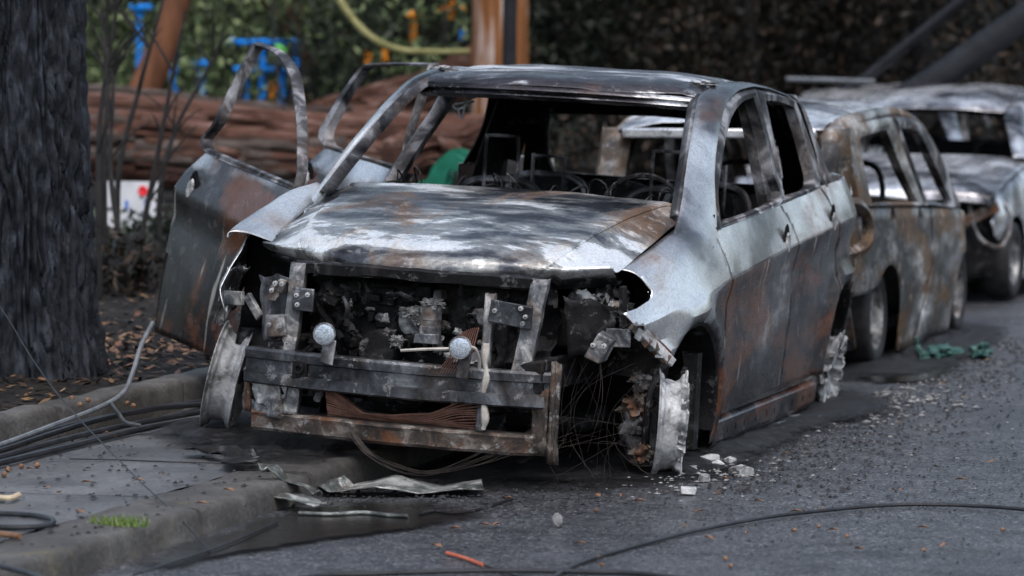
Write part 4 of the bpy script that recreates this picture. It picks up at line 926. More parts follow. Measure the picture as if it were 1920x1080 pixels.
for sx in (1, -1):
    mirror(wpanel(rear_q, 4.1, 6.25), sx).build('quarter_panel', 'wagon', wag, angle=30, solid=.004)
    fd = [(6.20, wzb(6.2)), (6.205, .6), (6.205, .44), (6.04, .2), (5.92, .035), (6.9, .05), (7.0, .25)]+arc(WAF, .30, 160, 60, 8)+[(7.62, .45), (7.75, .5), (7.7, wzb(7.7)), (7.1, wzb(7.1))]
    mirror(wpanel(fd, 5.9, 7.9), sx).build('front_door', 'wagon', wag, angle=30, solid=.004)
    # window frames: quarter light and door glass, then the rail above
    def wring(O, I, name):
        P = []
        for (yo, zo), (yi, zi) in zip(O, I):
            a = np.array(wside(yo, ws(yo, zo))); c = np.array(wside(yi, ws(yi, zi))); mm = (a+c)/2+np.array((.012, 0, 0))
            P.append([a-np.array((.03, 0, 0)), a, mm, c, c-np.array((.05, 0, 0))])
        P = [crspline(np.array([r[k] for r in P]+[P[0][k]]), 4)[:-1] for k in range(5)]
        mirror(MB().grid(np.array(P).transpose(1, 0, 2), cu=True), sx).build(name, 'wagon' if name[0] == 'q' else 'frame', wag, angle=45)
    wring([(4.45, .845), (4.46, 1.05), (4.52, 1.22), (4.60, 1.255), (5.1, 1.27), (5.62, 1.278), (5.68, 1.26), (5.82, 1.05), (6.02, .80), (6.0, .785), (5.3, .81)], [(4.71, .85), (4.70, 1.02), (4.73, 1.15), (4.77, 1.185), (5.1, 1.205), (5.40, 1.21), (5.45, 1.19), (5.62, 1.0), (5.86, .82), (5.84, .815), (5.3, .84)], 'quarter_light_frame')
    wring([(6.06, .785), (5.85, 1.05), (5.70, 1.25), (5.72, 1.275), (6.1, 1.265), (6.45, 1.22), (6.52, 1.19), (6.82, 1.04), (7.02, .86), (7.10, .73)], [(6.12, .80), (5.93, 1.04), (5.81, 1.19), (5.83, 1.21), (6.12, 1.205), (6.34, 1.17), (6.42, 1.13), (6.58, 1.0), (6.74, .87), (6.84, .765)], 'door_window_frame')
    P = []
    for y, z, xr, zr in ((4.30, 1.18, .50, 1.24), (4.62, 1.245, .52, 1.29), (5.2, 1.275, .53, 1.32), (5.8, 1.282, .53, 1.325), (6.4, 1.225, .52, 1.26), (6.75, 1.09, .52, 1.13), (7.05, .86, .55, .90)):
        a = np.array(wside(y, ws(y, z))); e = np.array((xr, y, zr)); P.append([a, (a+e)/2+np.array((.015, 0, .02)), e])
    mirror(MB().grid(patch(P, 4, 3)), sx).build('roof_rail', 'wagon', wag, solid=.005)
    # tail: lamp housing with its empty hole, and tailgate pillar
    HO = [(.60, 4.17, .88), (.70, 4.30, .90), (.735, 4.50, .80), (.735, 4.52, .66), (.70, 4.32, .60), (.60, 4.17, .62)]
    HI = [(.64, 4.20, .83), (.69, 4.30, .84), (.715, 4.42, .79), (.715, 4.43, .70), (.69, 4.31, .66), (.64, 4.20, .67)]
    P = [[np.array(o), (np.array(o)+np.array(i))/2+np.array((.02, -.02, 0)), np.array(i), np.array(i)*.9+np.array((.0, .47, .075))] for o, i in zip(HO, HI)]
    P = np.array([crspline(np.array([r[k] for r in P]+[P[0][k]]), 4)[:-1] for k in range(4)]).transpose(1, 0, 2)
    h = mirror(MB().grid(P, cu=True), sx).build('tail_lamp_housing', 'wagon', wag, angle=50)
    mirror(MB().grid([[(.60, 4.30, z) for z in (.64, .86)], [(.70, 4.40, z) for z in (.64, .86)]]), sx).build('lamp_socket', 'frame', h, solid=.01)
    P = [[(.47+.16*(1.25-z)*.5, 4.24+.35*(z-1.0)*(z > 1.0), z), (.52+.16*(1.25-z)*.5, 4.20+.35*(z-1.0)*(z > 1.0), z), (.60+.16*(1.25-z)*.4, 4.20+.35*(z-1.0)*(z > 1.0), z), (.64+.16*(1.25-z)*.4, 4.30+.3*(z-1.0)*(z > 1.0), z)] for z in us(.55, 1.24, 10)]
    mirror(MB().grid(P), sx).build('tailgate_pillar', 'wagon', wag, solid=.006)
    # wheels with tyres
    for A in (WA, WAF):
        T_ = Matrix.Translation((sx*.56, A[0]+.02, .25)) @ Matrix.Diagonal((sx, 1, 1, 1))
        ty = MB().lathe(crspline([(-.085, .17), (-.095, .215), (-.08, .25), (-.03, .258), (.03, .258), (.08, .25), (.095, .215), (.085, .17)], 3), 40, T_, close=False).build('wheel', 'tyre', wag)
        MB().lathe([(.085, .172), (.075, .16), (.03, .15), (.035, .09), (.05, .05), (.05, .001)], 28, T_, close=False).build('rim', 'steel', ty)
    mirror(MB().grid([[(.44, y, z) for z in us(.1, .75, 4)] for y in us(4.4, 7.6, 8)]), sx).build('inner_wheel_well', 'char', wag, solid=.01)
    mirror(MB().grid([[(.66-.05*t, 4.25+.45*t, .40-.28*t**1.5), (.50-.05*t, 4.25+.45*t, .40-.3*t**1.5)] for t in us(0, 1, 6)]), sx).build('bumper_bracket', 'rust', wag, solid=.02)
g = patch([[(-.53, y, ze), (-.3, y, zm-.006), (0, y, zm), (.3, y, zm-.006), (.53, y, ze)] for y, ze, zm in ((4.26, 1.23, 1.275), (4.40, 1.262, 1.315), (4.9, 1.30, 1.352), (5.6, 1.322, 1.372), (6.1, 1.30, 1.345), (6.45, 1.245, 1.28))], 7, 6)
mb = MB().grid(g); mb.v = [(x, y, z+.010*fbm((x*3, y*2.2, 9), 1.4, 3)) for x, y, z in mb.v]; rf = mb.build('roof', 'far_car', wag, solid=.004)
MB().grid(np.array(patch([[(-.51, y, z-.03), (0, y, z+.01), (.51, y, z-.03)] for y, z in ((4.30, 1.23), (5.2, 1.30), (6.4, 1.22))], 4, 4))).build('roof_lining', 'char', rf)
MB().bar((-.50, 4.27, 1.215), (.50, 4.27, 1.215), .10, .05).build('tailgate_header', 'far_car', wag, bevel=.01)
MB().grid([[(x, 4.16-.03*(1-abs(x)/.6), z) for z in us(.2, .95, 6)] for x in us(-.60, .60, 8)]).build('tailgate', 'wagon', wag, solid=.01)
MB().box((0, 5.9, .13), (1.2, 3.2, .04)).build('floor', 'char', wag); MB().box((0, 4.85, .62), (1.1, .08, .5), None, .02).build('rear_seat_back', 'char', wag)
for x in (-.3, .3): MB().tube(crspline([(x-.18, 5.9, .5), (x-.17, 5.95, .95), (x, 5.97, 1.02), (x+.17, 5.95, .95), (x+.18, 5.9, .5)], 5), .016, 6).build('seat_frame', 'soot', wag)
MB().grid(patch([[(-.60, y, z-.05), (-.3, y, z-.01), (0, y, z), (.3, y, z-.01), (.60, y, z-.05)] for y, z in ((6.9, .80), (7.2, .79), (7.6, .73), (7.85, .62))], 4, 4)).build('bonnet', 'wagon', wag, solid=.005)

# ================================================================== pale car farther back, nose towards us
def far_car(label):
    t = thing('burnt_hatchback', label, 'car')
    g = patch([[(-xe, y+.05, ze), (-xe*.6, y+.01, zm-.008), (0, y, zm), (xe*.6, y+.01, zm-.008), (xe, y+.05, ze)] for y, ze, zm, xe in ((.0, 1.19, 1.215, .52), (.10, 1.235, 1.265, .53), (.4, 1.29, 1.335, .54), (1.0, 1.32, 1.375, .55), (1.7, 1.28, 1.33, .54), (2.1, 1.20, 1.23, .53))], 6, 5)
    mb = MB().grid(g); mb.v = [(x, y, z+.012*fbm((x*3, y*3, 4), 1.2, 3)) for x, y, z in mb.v]; r = mb.build('roof', 'far_car', t, solid=.004)
    MB().grid(np.array(patch([[(-.5, y, z-.04), (0, y, z), (.5, y, z-.04)] for y, z in ((.05, 1.20), (1.0, 1.34), (2.0, 1.22))], 4, 4))).build('roof_lining', 'char', r)
    MB().grid(patch([[(-.78, y+.12, ze), (-.55, y+.03, zm-.01), (0, y, zm), (.55, y+.03, zm-.01), (.78, y+.12, ze)] for y, ze, zm in ((-1.62, .62, .66), (-1.55, .70, .74), (-1.2, .775, .81), (-.75, .84, .885), (-.52, .87, .92))], 6, 5)).build('bonnet', 'far_car', t, solid=.005)
    for sx in (1, -1):
        P = []
        for (xw, yw, zw), (xd, yd, zd) in zip([(.70, -.55, .90), (.61, -.28, 1.05), (.525, .0, 1.195), (.54, .5, 1.30), (.55, 1.1, 1.325), (.54, 1.8, 1.26), (.60, 2.2, 1.08)], [(.79, -.42, .85), (.71, -.12, 1.02), (.64, .15, 1.16), (.62, .5, 1.25), (.62, 1.1, 1.27), (.63, 1.75, 1.21), (.70, 2.1, 1.03)]):
            a = np.array((sx*xw, yw, zw)); d = np.array((sx*xd, yd, zd)); P.append([a, (a+d)/2+np.array((sx*.02, 0, .025)), d, d-np.array((sx*.03, 0, 0.01))])
        g = patch(P, 5, 3); MB().grid(g if sx > 0 else g[:, ::-1]).build('roof_pillar', 'far_car', t, solid=.005)
        MB().bar((sx*.66, .75, .84), (sx*.62, .80, 1.26), .09, .04, (1, 0, 0)).build('centre_pillar', 'frame', t)
        def fp(y, s):
            zt = interp(y, [-1.6, -1.2, -.5, .5, 2.2, 2.6], [.62, .74, .85, .86, .90, .88]); x = interp(y, [-1.7, -1.5, -1.1, -.6, 2.0, 2.6], [.62, .74, .82, .84, .84, .72])
            return (x-.06*max(0, s-.75)/.25-.04*(1-s)**2, y, .08+(zt-.08)*s)
        def fs(y, z): zt = interp(y, [-1.6, -1.2, -.5, .5, 2.2, 2.6], [.62, .74, .85, .86, .90, .88]); return (z-.08)/(zt-.08)
        ol = [(-1.42, 1.0), (-1.30, fs(-1.3, .60)), (-1.45, fs(-1.45, .52)), (-1.38, fs(-1.38, .42))]+[(y, fs(y, z)) for y, z in arc((-1.0, .22), .32, 150, -20, 14)]+[(-.45, .0), (-.45, 1.0)]
        mirror(clip_panel(ol, fp, us(-1.6, -.4, 14), us(0, 1, 10)), sx).build('front_fender', 'far_car', t, solid=.004)
        ol = [(-.44, 0), (-.44, 1.0), (.70, 1.0), (.70, 0)]; mirror(clip_panel(ol, fp, us(-.5, .75, 10), us(0, 1, 10)), sx).build('front_door', 'far_car', t, solid=.004)
        ol = [(.71, 0), (.71, 1.0), (2.5, 1.0), (2.5, .2), (1.9, .2), (1.55, .5), (1.2, 0)]; mirror(clip_panel(ol, fp, us(.7, 2.6, 12), us(0, 1, 10)), sx).build('rear_side_panel', 'far_car', t, solid=.004)
        for y in (-1.0, 1.6):
            T_ = Matrix.Translation((sx*.72, y, .25)) @ Matrix.Diagonal((sx, 1, 1, 1))
            o = MB().lathe(crspline([(-.085, .16), (-.095, .21), (-.07, .25), (.07, .25), (.095, .21), (.085, .16)], 3), 28, T_, close=False).build('wheel', 'tyre', t)
            MB().lathe([(.085, .162), (.04, .14), (.05, .001)], 20, T_, close=False).build('rim', 'steel', o)
    MB().grid([[(x, -1.42+.12*(abs(x)/.8)**2, z) for z in us(.15, .66, 6)] for x in us(-.74, .74, 10)]).build('nose', 'soot', t, solid=.02)
    MB().bar((-.55, -1.55, .40), (.58, -1.55, .38), .05, .10).build('bumper_beam', 'beam', t, bevel=.01)
    MB().tube(crspline([(.60, -1.45, .66), (.64, -1.52, .52), (.70, -1.5, .40), (.80, -1.38, .36), (.84, -1.3, .5), (.80, -1.32, .64)], 5), .013, 7).build('lamp_surround', 'steel', t)
    MB().bar((.55, -1.58, .50), (.78, -1.4, .62), .03, .07).build('broken_bracket', 'rust', t, bevel=.006)
    MB().grid([[(x, -.45, z) for z in us(.15, .88, 4)] for x in us(-.76, .76, 6)]).build('bulkhead', 'char', t, solid=.01)
    MB().box((0, .9, .15), (1.5, 2.9, .04)).build('floor', 'char', t); MB().box((0, 1.9, .6), (1.3, .1, .7), None, .03).build('rear_seat_back', 'char', t)
    for x in (-.33, .33): MB().tube(crspline([(x-.18, .7, .5), (x-.17, .76, .92), (x, .78, .98), (x+.17, .76, .92), (x+.18, .7, .5)], 5), .018, 6).build('seat_frame', 'soot', t)
    return t
fc = far_car('pale burnt-out hatchback facing us with torn front corner, at the right edge behind the wagon')
fc.location = (-.24, 10.95, .02); fc.rotation_euler = (0, 0, R_(-2))
def copy_tree(o, parent=None):
    c = o.copy(); COL.objects.link(c); c.parent = parent
    for ch in [k for k in o.children]: copy_tree(ch, c)
    return c
fc2 = copy_tree(fc); fc2.location = (-1.22, 13.6, .0); fc2.rotation_euler = (0, 0, R_(4))
fc2['label'] = 'farthest burnt-out car, only its pale roof showing above the wagon'
# ================================================================== trees, logs and park things behind
def bark_trunk(c, h, prof, mat, lean=(0, 0), ridges=22, amp=.02, n=180, m_=110, seed=0.0, root=0.0, plates=0.0):
    """standing trunk with vertical bark ridges as geometry; prof: (height, radius)"""
    P = []
    for i in range(m_+1):
        z = h*i/m_; r = interp(z, [p[0] for p in prof], [p[1] for p in prof]); row = []
        for j in range(n):
            a = 2*math.pi*j/n
            if plates:      # long bark plates parted by cracks; the seam is on the far side
                aa = (a-math.pi/2) % (2*math.pi); wx = .35*fbm((math.cos(a)*3, math.sin(a)*3, z*2.2+seed), 1.0, 3)
                d_ = mnoise.voronoi(Vector((aa*plates+wx*4.5, z*1.7+wx*2.0+seed, 0)))[0]
                k = amp*(sm((d_[1]-d_[0])/.32)-.7)+amp*.45*fbm((math.cos(a)*9, math.sin(a)*9, z*7+seed), 1.4, 4)
            else:
                rid = abs(math.sin(ridges*.5*a+2.4*fbm((math.cos(a)*1.4+seed, math.sin(a)*1.4, z*1.1), 1.0, 3)+1.2*math.sin(z*2.3+a*2)))
                k = amp*(rid**.5-.6)+amp*.8*fbm((math.cos(a)*6, math.sin(a)*6, z*5+seed), 1.4, 4)
            rt_ = root*math.exp(-z/.22)*(max(0, math.cos(3*a+seed))**2)
            row.append((c[0]+lean[0]*z+(r+k+rt_)*math.cos(a), c[1]+lean[1]*z+(r+k+rt_)*math.sin(a), c[2]+z))
        P.append(row)
    return MB().grid(P, cv=True)
tr = thing('charred_tree', 'thick charred black tree trunk with deep bark ridges standing beside the kerb', 'tree', (0, 0, 0))
bark_trunk((-2.25, .95, .12), 4.2, [(0, .40), (.12, .36), (.35, .325), (.8, .295), (2.0, .275), (4.2, .25)], 'bark', (-.012, 0), 46, .032, n=340, m_=200, seed=2.0, root=.12, plates=9.0).build('trunk', 'bark', tr, angle=60)
for k, (a, z, L) in enumerate(((.5, 3.9, 1.6), (2.4, 4.1, 1.8), (4.3, 4.0, 1.5))):
    p0 = Vector((-2.30, .95, z)); d = Vector((math.cos(a), math.sin(a), 1.3)).normalized()
    MB().tube(crspline([p0, p0+d*L*.5+Vector((0, 0, .1)), p0+d*L], 5), list(np.linspace(.16, .04, 11)), 10).build('limb', 'bark', tr)

def log(name, label, a, b_, r0, r1, mat, seed, strips=0, cat='log', smat='redbark'):
    a, b_ = Vector(a), Vector(b_); d = (b_-a); L = d.length; d.normalize(); s_ = d.cross(Vector((0, 0, 1))).normalized(); u = s_.cross(d)
    P = []; n = 120; m_ = 110
    for i in range(m_+1):
        t = i/m_; r = r0+(r1-r0)*t; row = []
        for j in range(n):
            an = 2*math.pi*j/n; k = .05*fbm((t*L*.5+seed, math.cos(an)*2.4, math.sin(an)*2.4), 1.3, 4)+.045*fbm((t*L*.7+seed, math.cos(an)*9, math.sin(an)*9), 1.3, 4)
            row.append(a+d*(L*t)+(s_*math.cos(an)+u*math.sin(an))*(r+k)+u*(.03*math.sin(t*7)))
        P.append(row)
    mb = MB().grid(P, cv=True); mb.f += [tuple(range(n))[::-1], tuple(range(m_*n, m_*n+n))]
    o = mb.build(name, mat, None, angle=70); tag(o, label, cat)
    r4 = random.Random(int(seed*10)+3)
    for k in range(strips):      # long bark strips peeling off the trunk
        t0 = r4.uniform(0, .7); t1 = t0+r4.uniform(.12, .3); an = r4.uniform(-2.6, .6); wd = r4.uniform(.02, .06)
        Q = []
        for i in range(13):
            t = t0+(t1-t0)*i/12; r = r0+(r1-r0)*t+.035+.03*fbm((t*9, k, 1)); row = []
            for q in (-1, -.3, .3, 1):
                aa = an+q*wd/(2*r)*2+.12*math.sin(t*9+k)
                row.append(a+d*(L*t)+(s_*math.cos(aa)+u*math.sin(aa))*(r+.012*(1-q*q))+u*(.03*math.sin(t*7)))
            Q.append(row)
        MB().grid(Q).build('bark_strip', r4.choice([smat, 'greybark', 'redbark', 'redbark']), o, solid=.012)
    return o
log('fallen_log', 'huge fallen tree trunk with stripped reddish bark lying across behind the open doors', YP(-60, 258, 10.3), YP(960, 290, 11.6), .335, .25, 'redbark', 1.0, 110)
log('slanting_log', 'pale pink fallen trunk slanting up behind the big red log', YP(540, 265, 13.2), YP(905, 128, 14.6), .17, .14, 'redbark', 4.0, 24)
log('grey_log', 'grey weathered log lying along the top of the red fallen trunk', YP(120, 205, 12.0), YP(660, 235, 12.6), .16, .12, 'greybark', 6.0, 30)
log('fallen_limb', 'short red fallen limb seen low through the windscreen of the front car', YP(740, 300, 9.6), YP(905, 262, 10.4), .14, .11, 'redbark', 8.0, 6)
# standing gum trunk and pole in front of it
t = thing('gum_tree', 'orange and white streaked gum tree standing behind the front car roof', 'tree')
c = YP(938, 100, 13.6); bark_trunk((c.x, c.y, .3), 5.5, [(0, .26), (1, .225), (5.5, .17)], 'gumbark', (0, 0), 9, .012, 60, 40, 5.0).build('trunk', 'gumbark', t, angle=70)
def leaves(centers, n, spread, size, seed, drop=0.0):
    r = np.random.default_rng(seed); cs = np.array(centers)[r.integers(0, len(centers), n)]
    P = cs+r.normal(0, 1, (n, 3))*np.array(spread); P[:, 2] = np.maximum(P[:, 2], .25)
    d = r.normal(0, 1, (n, 3)); d[:, 2] -= drop; d /= np.linalg.norm(d, axis=1)[:, None]
    e = np.cross(d, r.normal(0, 1, (n, 3))); e /= np.linalg.norm(e, axis=1)[:, None]
    L = (size*r.uniform(.6, 1.5, n))[:, None]; W = L*r.uniform(.25, .45, n)[:, None]
    V = np.stack([P, P+d*L*.5+e*W*.5, P+d*L, P+d*L*.5-e*W*.5], 1).reshape(-1, 3)
    mb = MB(); mb.v = V.tolist(); mb.f = [(4*i, 4*i+1, 4*i+2, 4*i+3) for i in range(n)]; return mb
def tree(name, label, x, y, h, rad, lmat, nleaf, seed, z0=.2, trunk='brownbark', low=.25, group=None, size=.13, cat='tree'):
    r = random.Random(seed); t = thing(name, label, cat, (0, 0, 0), group=group)
    top = Vector((x+r.uniform(-.3, .3), y, z0+h*.8)); mb = MB()
    mb.tube(crspline([(x, y, z0-.3), (x+r.uniform(-.1, .1), y, z0+h*.3), ((x+top.x)/2, y, z0+h*.55), top], 5), list(np.linspace(.05*h**.6, .02, 16)), 8); mb.build('trunk', trunk, t)
    cs = []; lb = MB()
    for k in range(26):
        a = r.uniform(0, 6.28); zz = z0+h*r.uniform(low, 1.0); rr_ = rad*math.sqrt(r.uniform(.05, 1))*(1-.45*abs((zz-z0)/h-.55))
        c = (x+rr_*math.cos(a), y+rr_*math.sin(a), zz); cs.append(c)
        if k % 3 == 0: lb.tube(crspline([(x, y, z0+(zz-z0)*.55), ((x+c[0])/2, (y+c[1])/2, zz-.2), c], 4), [.03, .03, .025, .022, .02, .018, .015, .012, .01], 5)
    lb.build('limbs', trunk, t)
    leaves(cs, nleaf, (rad*.24, rad*.24, h*.09), size, seed, .4).build('crown', lmat, t, smooth=False)
    return t
# foliage wall: lighter on the left, dark and scorched on the right
spots = [(60, 'leaf_light', 19.5, 4.6, 1.9, 'pale green leafy tree far left, behind the charred trunk'), (330, 'leaf_light', 21.0, 4.8, 1.9, 'pale green leafy tree behind the leaning brown trunk'), (560, 'leaf_light', 19.0, 5.0, 1.8, 'mid green tree behind the blue climbing frame'),
  (760, 'leaf_light', 20.2, 4.4, 1.7, 'green tree with drooping leaves behind the lichen covered branch'), (880, 'leaf_dark', 18.6, 4.6, 1.5, 'dark green tree just left of the orange gum trunk'), (1060, 'leaf_dark', 18.0, 5.0, 1.6, 'dark green tree just right of the orange gum trunk'), (1240, 'leaf_dark', 19.5, 4.8, 1.7, 'dark evergreen above the roof of the front car'),
  (1400, 'leaf_brown', 17.6, 4.6, 1.6, 'scorched brown tree above the rear of the front car'), (1570, 'leaf_brown', 19.0, 5.0, 1.7, 'scorched dark tree behind the thin leaning pole'), (1730, 'leaf_brown', 17.8, 4.6, 1.6, 'scorched tree between the two leaning poles'), (1900, 'leaf_brown', 19.2, 5.0, 1.8, 'scorched tree at the right edge behind the thick leaning pole')]
for k, (px, lm, y, h, rad, lb) in enumerate(spots):
    p = YP(px, 300, y); tree('leafy_tree' if lm == 'leaf_light' else ('dark_tree' if lm == 'leaf_dark' else 'scorched_tree'), lb, p.x, y, h, rad, lm, 17000, 100+k, .35, 'brownbark' if lm == 'leaf_light' else 'twig', low=.05, group='trees behind the wrecks', size=.085)
for k, (px, y, lm, lb) in enumerate([(200, 25, 'leaf_light', 'tall green tree in the far left background'), (520, 26, 'leaf_dark', 'tall dark tree beyond the climbing frame'), (800, 25, 'leaf_dark', 'tall dark tree beyond the lichen covered branch'), (1150, 24.5, 'leaf_dark', 'tall dark tree in the far middle background'), (1480, 25.5, 'leaf_brown', 'tall scorched tree in the far background above the wagon'), (1800, 25, 'leaf_brown', 'tall scorched tree in the far right background')]):
    p = YP(px, 300, y); tree('background_tree', lb, p.x, y, 6.2, 2.6, lm, 15000, 300+k, .2, 'twig', low=.04, group='tall trees far behind', size=.13)
# leaning brown trunk, left
a, b_ = YP(262, 190, 14.0), YP(345, -40, 14.2)
t = thing('leaning_tree', 'reddish brown tree trunk leaning to the right behind the burnt saplings', 'tree')
MB().tube(crspline([tuple(a+(a-b_)*.5), tuple(a), tuple((a+b_)/2+Vector((.03, 0, 0))), tuple(b_), tuple(b_+(b_-a)*1.5)], 8), list(np.linspace(.15, .10, 33)), 18).build('trunk', 'brownbark', t)
tag(MB().tube(crspline([YP(620, -60, 12.5), YP(640, 5, 12.5), YP(690, 65, 12.4), YP(745, 92, 12.3), YP(800, 97, 12.3), YP(880, 97, 12.4)], 6), list(np.linspace(.030, .024, 31)), 8).build('bare_branch', 'branch'), 'yellow green lichen covered branch curving down to the gum tree', 'branch')
tag(MB().tube([YP(955, 240, 12.4), YP(955, 100, 12.4), YP(960, -300, 12.4)], .055, 12).build('dark_pole', 'pole'), 'upright dark pole in front of the orange gum tree', 'pole')
tag(MB().tube([YP(1585, 255, 13.0), YP(1755, 150, 13.0), YP(1935, 22, 13.0), YP(2230, -190, 13.0)], [.115, .11, .105, .10], 18).build('leaning_pole', 'pole'), 'thick charred pole leaning over the pale far car', 'pole')
tag(MB().tube([YP(1500, 225, 14.0), YP(1625, 145, 14.0), YP(1800, 2, 14.0), YP(1950, -120, 14.0)], [.045, .042, .04, .036], 12).build('leaning_pole', 'pole'), 'thin charred pole leaning to the right beyond the wagon roof', 'pole')
tag(MB().tube([YP(1475, 148, 13.5), YP(1560, 150, 13.5), YP(1640, 153, 13.5)], .018, 8).build('grey_pipe', 'greycable'), 'thin grey pipe lying level behind the farthest car roof', 'pipe')
# burnt saplings in front of the log
r5 = random.Random(21)
for k, (px, py, tx, ty, y, lb) in enumerate([(185, 420, 215, 40, 4.2, 'burnt sapling hard against the charred trunk'), (228, 480, 212, 170, 4.8, 'burnt forked sapling between the charred trunk and the open door'), (262, 470, 330, 110, 5.2, 'burnt sapling leaning right beside the open front door'), (222, 330, 300, 20, 6.0, 'tall thin burnt sapling crossing the leaning brown trunk'), (300, 360, 395, 120, 6.5, 'thin burnt sapling behind the top corner of the open door'), (195, 300, 190, 20, 5.4, 'straight thin burnt sapling rising along the charred trunk')]):
    t = thing('burnt_sapling', lb, 'sapling', group='burnt saplings'); p0, p1 = YP(px, py, y), YP(tx, ty, y+.2)
    g0 = Vector((p0.x, p0.y, .2)); ctrl = [g0, p0, (p0+p1)/2+Vector((r5.uniform(-.06, .06), 0, 0)), p1, p1+(p1-p0)*.25]
    pts = crspline([tuple(c) for c in ctrl], 6); MB().tube(pts, list(np.linspace(.022, .006, len(pts))), 7).build('stem', 'twig', t)
    for q in range(7):
        i = r5.randrange(8, len(pts)-2); s_ = Vector(pts[i]); d = Vector((r5.uniform(-.7, .7), r5.uniform(-.2, .2), r5.uniform(.3, .9))); L = r5.uniform(.25, .6)
        MB().tube(crspline([tuple(s_), tuple(s_+d*L*.5+Vector((0, 0, .03))), tuple(s_+d*L)], 4), list(np.linspace(.009, .003, 9)), 5).build('twig', 'twig', t)
# low scorched undergrowth between trunk and door
for k, (px, py, y, lm, lb) in enumerate([(205, 590, 4.6, 'leaf_brown', 'low scorched bush next to the charred trunk'), (262, 600, 5.6, 'leaf_brown', 'low scorched bush below the white board'), (225, 540, 7.0, 'leaf_dark', 'small green bush in front of the white board'), (292, 530, 7.6, 'leaf_dark', 'small dark bush behind the open front door'), (1110, 330, 12.5, 'leaf_brown', 'brown bush seen through the rear window of the front car'), (1010, 330, 13.5, 'leaf_dark', 'dark bush seen through the windscreen beside the gum tree')]):
    p = G(px, py, .25) if py > 400 else YP(px, 320, y)
    if py > 400: p = YP(px, py, y)
    t = thing('low_bush', lb, 'bush', group='low bushes'); cs = [(p.x+r5.uniform(-.25, .25), y+r5.uniform(-.3, .3), r5.uniform(.2, .5 if py > 400 else 1.3)) for _ in range(14)]
    sb = MB()
    for c in cs: sb.tube(crspline([(p.x+r5.uniform(-.1, .1), y, .15), ((p.x+c[0])/2, c[1], c[2]*.6), c], 4), list(np.linspace(.010, .004, 9)), 5)
    sb.build('stems', 'twig', t); leaves(cs, 900, (.09, .09, .09), .07, 700+k).build('foliage', lm, t, smooth=False)
# white board with coloured print behind the trunk
p0, p1, p2 = YP(186, 340, 8.6), YP(303, 340, 8.6), YP(303, 462, 8.6)
t = thing('sign_board', 'white board with a red spot, blue marks and a green foot behind the saplings', 'sign')
cx, w_, zt, zb_ = (p0.x+p1.x)/2, p1.x-p0.x, p0.z, p2.z
MB().box((cx, 8.6, (zt+zb_)/2+.05), (w_, .03, zt-zb_-.1)).build('panel', 'white', t, bevel=.004)
MB().box((cx, 8.6, zb_+.06), (w_, .031, .10)).build('green_foot', 'greenp', t, bevel=.004)
MB().lathe([(.0, .001), (-.006, .015), (-.008, .032), (0, .036)], 20, Matrix.Translation((cx+w_*.22, 8.58, zt-.06)) @ Matrix.Rotation(R_(90), 4, 'Z'), close=False).build('red_spot', 'red', t)
for q in (-.02, .12): MB().box((cx+q, 8.581, zt-.16), (.022, .006, .07)).build('blue_mark', 'bluep', t)
for q in (-.4, .4): MB().bar((cx+q*w_, 8.63, .1), (cx+q*w_, 8.63, zt), .04, .04).build('post', 'twig', t)
# green bench, seen through the windscreen
t = thing('park_bench', 'green cast iron park bench seen through the windscreen of the front car', 'bench')
p = YP(800, 350, 8.0)
def benchend(o0):
    px_ = [(765, 372), (768, 346), (790, 339), (806, 326), (818, 300), (835, 281), (858, 273), (880, 282), (885, 297), (870, 304), (856, 299), (847, 311), (841, 335), (840, 372), (846, 430), (868, 520), (840, 520), (822, 440), (806, 398), (790, 440), (770, 520), (742, 520), (764, 430)]
    c = crspline(np.array([((u-765)/318, (520-v)/318) for u, v in px_+[px_[0]]]), 4)[:-1]; n = len(c); mb = MB()
    for th in (0, .05): mb.v += [tuple(Vector(o0)+Vector((x, th, z))) for x, z in c]
    mb.f += [tuple(range(n)), tuple(range(n, 2*n))[::-1]]+[(i, (i+1) % n, n+(i+1) % n, n+i) for i in range(n)]
    return mb
b0 = YP(765, 520, 8.0)
benchend((b0.x, 8.0, b0.z)).build('bench_end', 'benchgreen', t, smooth=False, bevel=.006); benchend((b0.x-.40, 9.3, b0.z)).build('bench_end', 'benchgreen', t, smooth=False, bevel=.006)
for k, (x, z) in enumerate(((.30, .70), (.26, .62), (.24, .54), (.16, .50), (.08, .50), (.0, .50))):
    MB().bar((b0.x+x, 8.05, b0.z+z), (b0.x+x-.40, 9.3, b0.z+z), .06 if k > 2 else .03, .03 if k > 2 else .06).build('slat', 'benchgreen', t)
# climbing frame: blue and orange posts and rails
t = thing('climbing_frame', 'blue and orange playground climbing frame half hidden by leaves', 'playground')
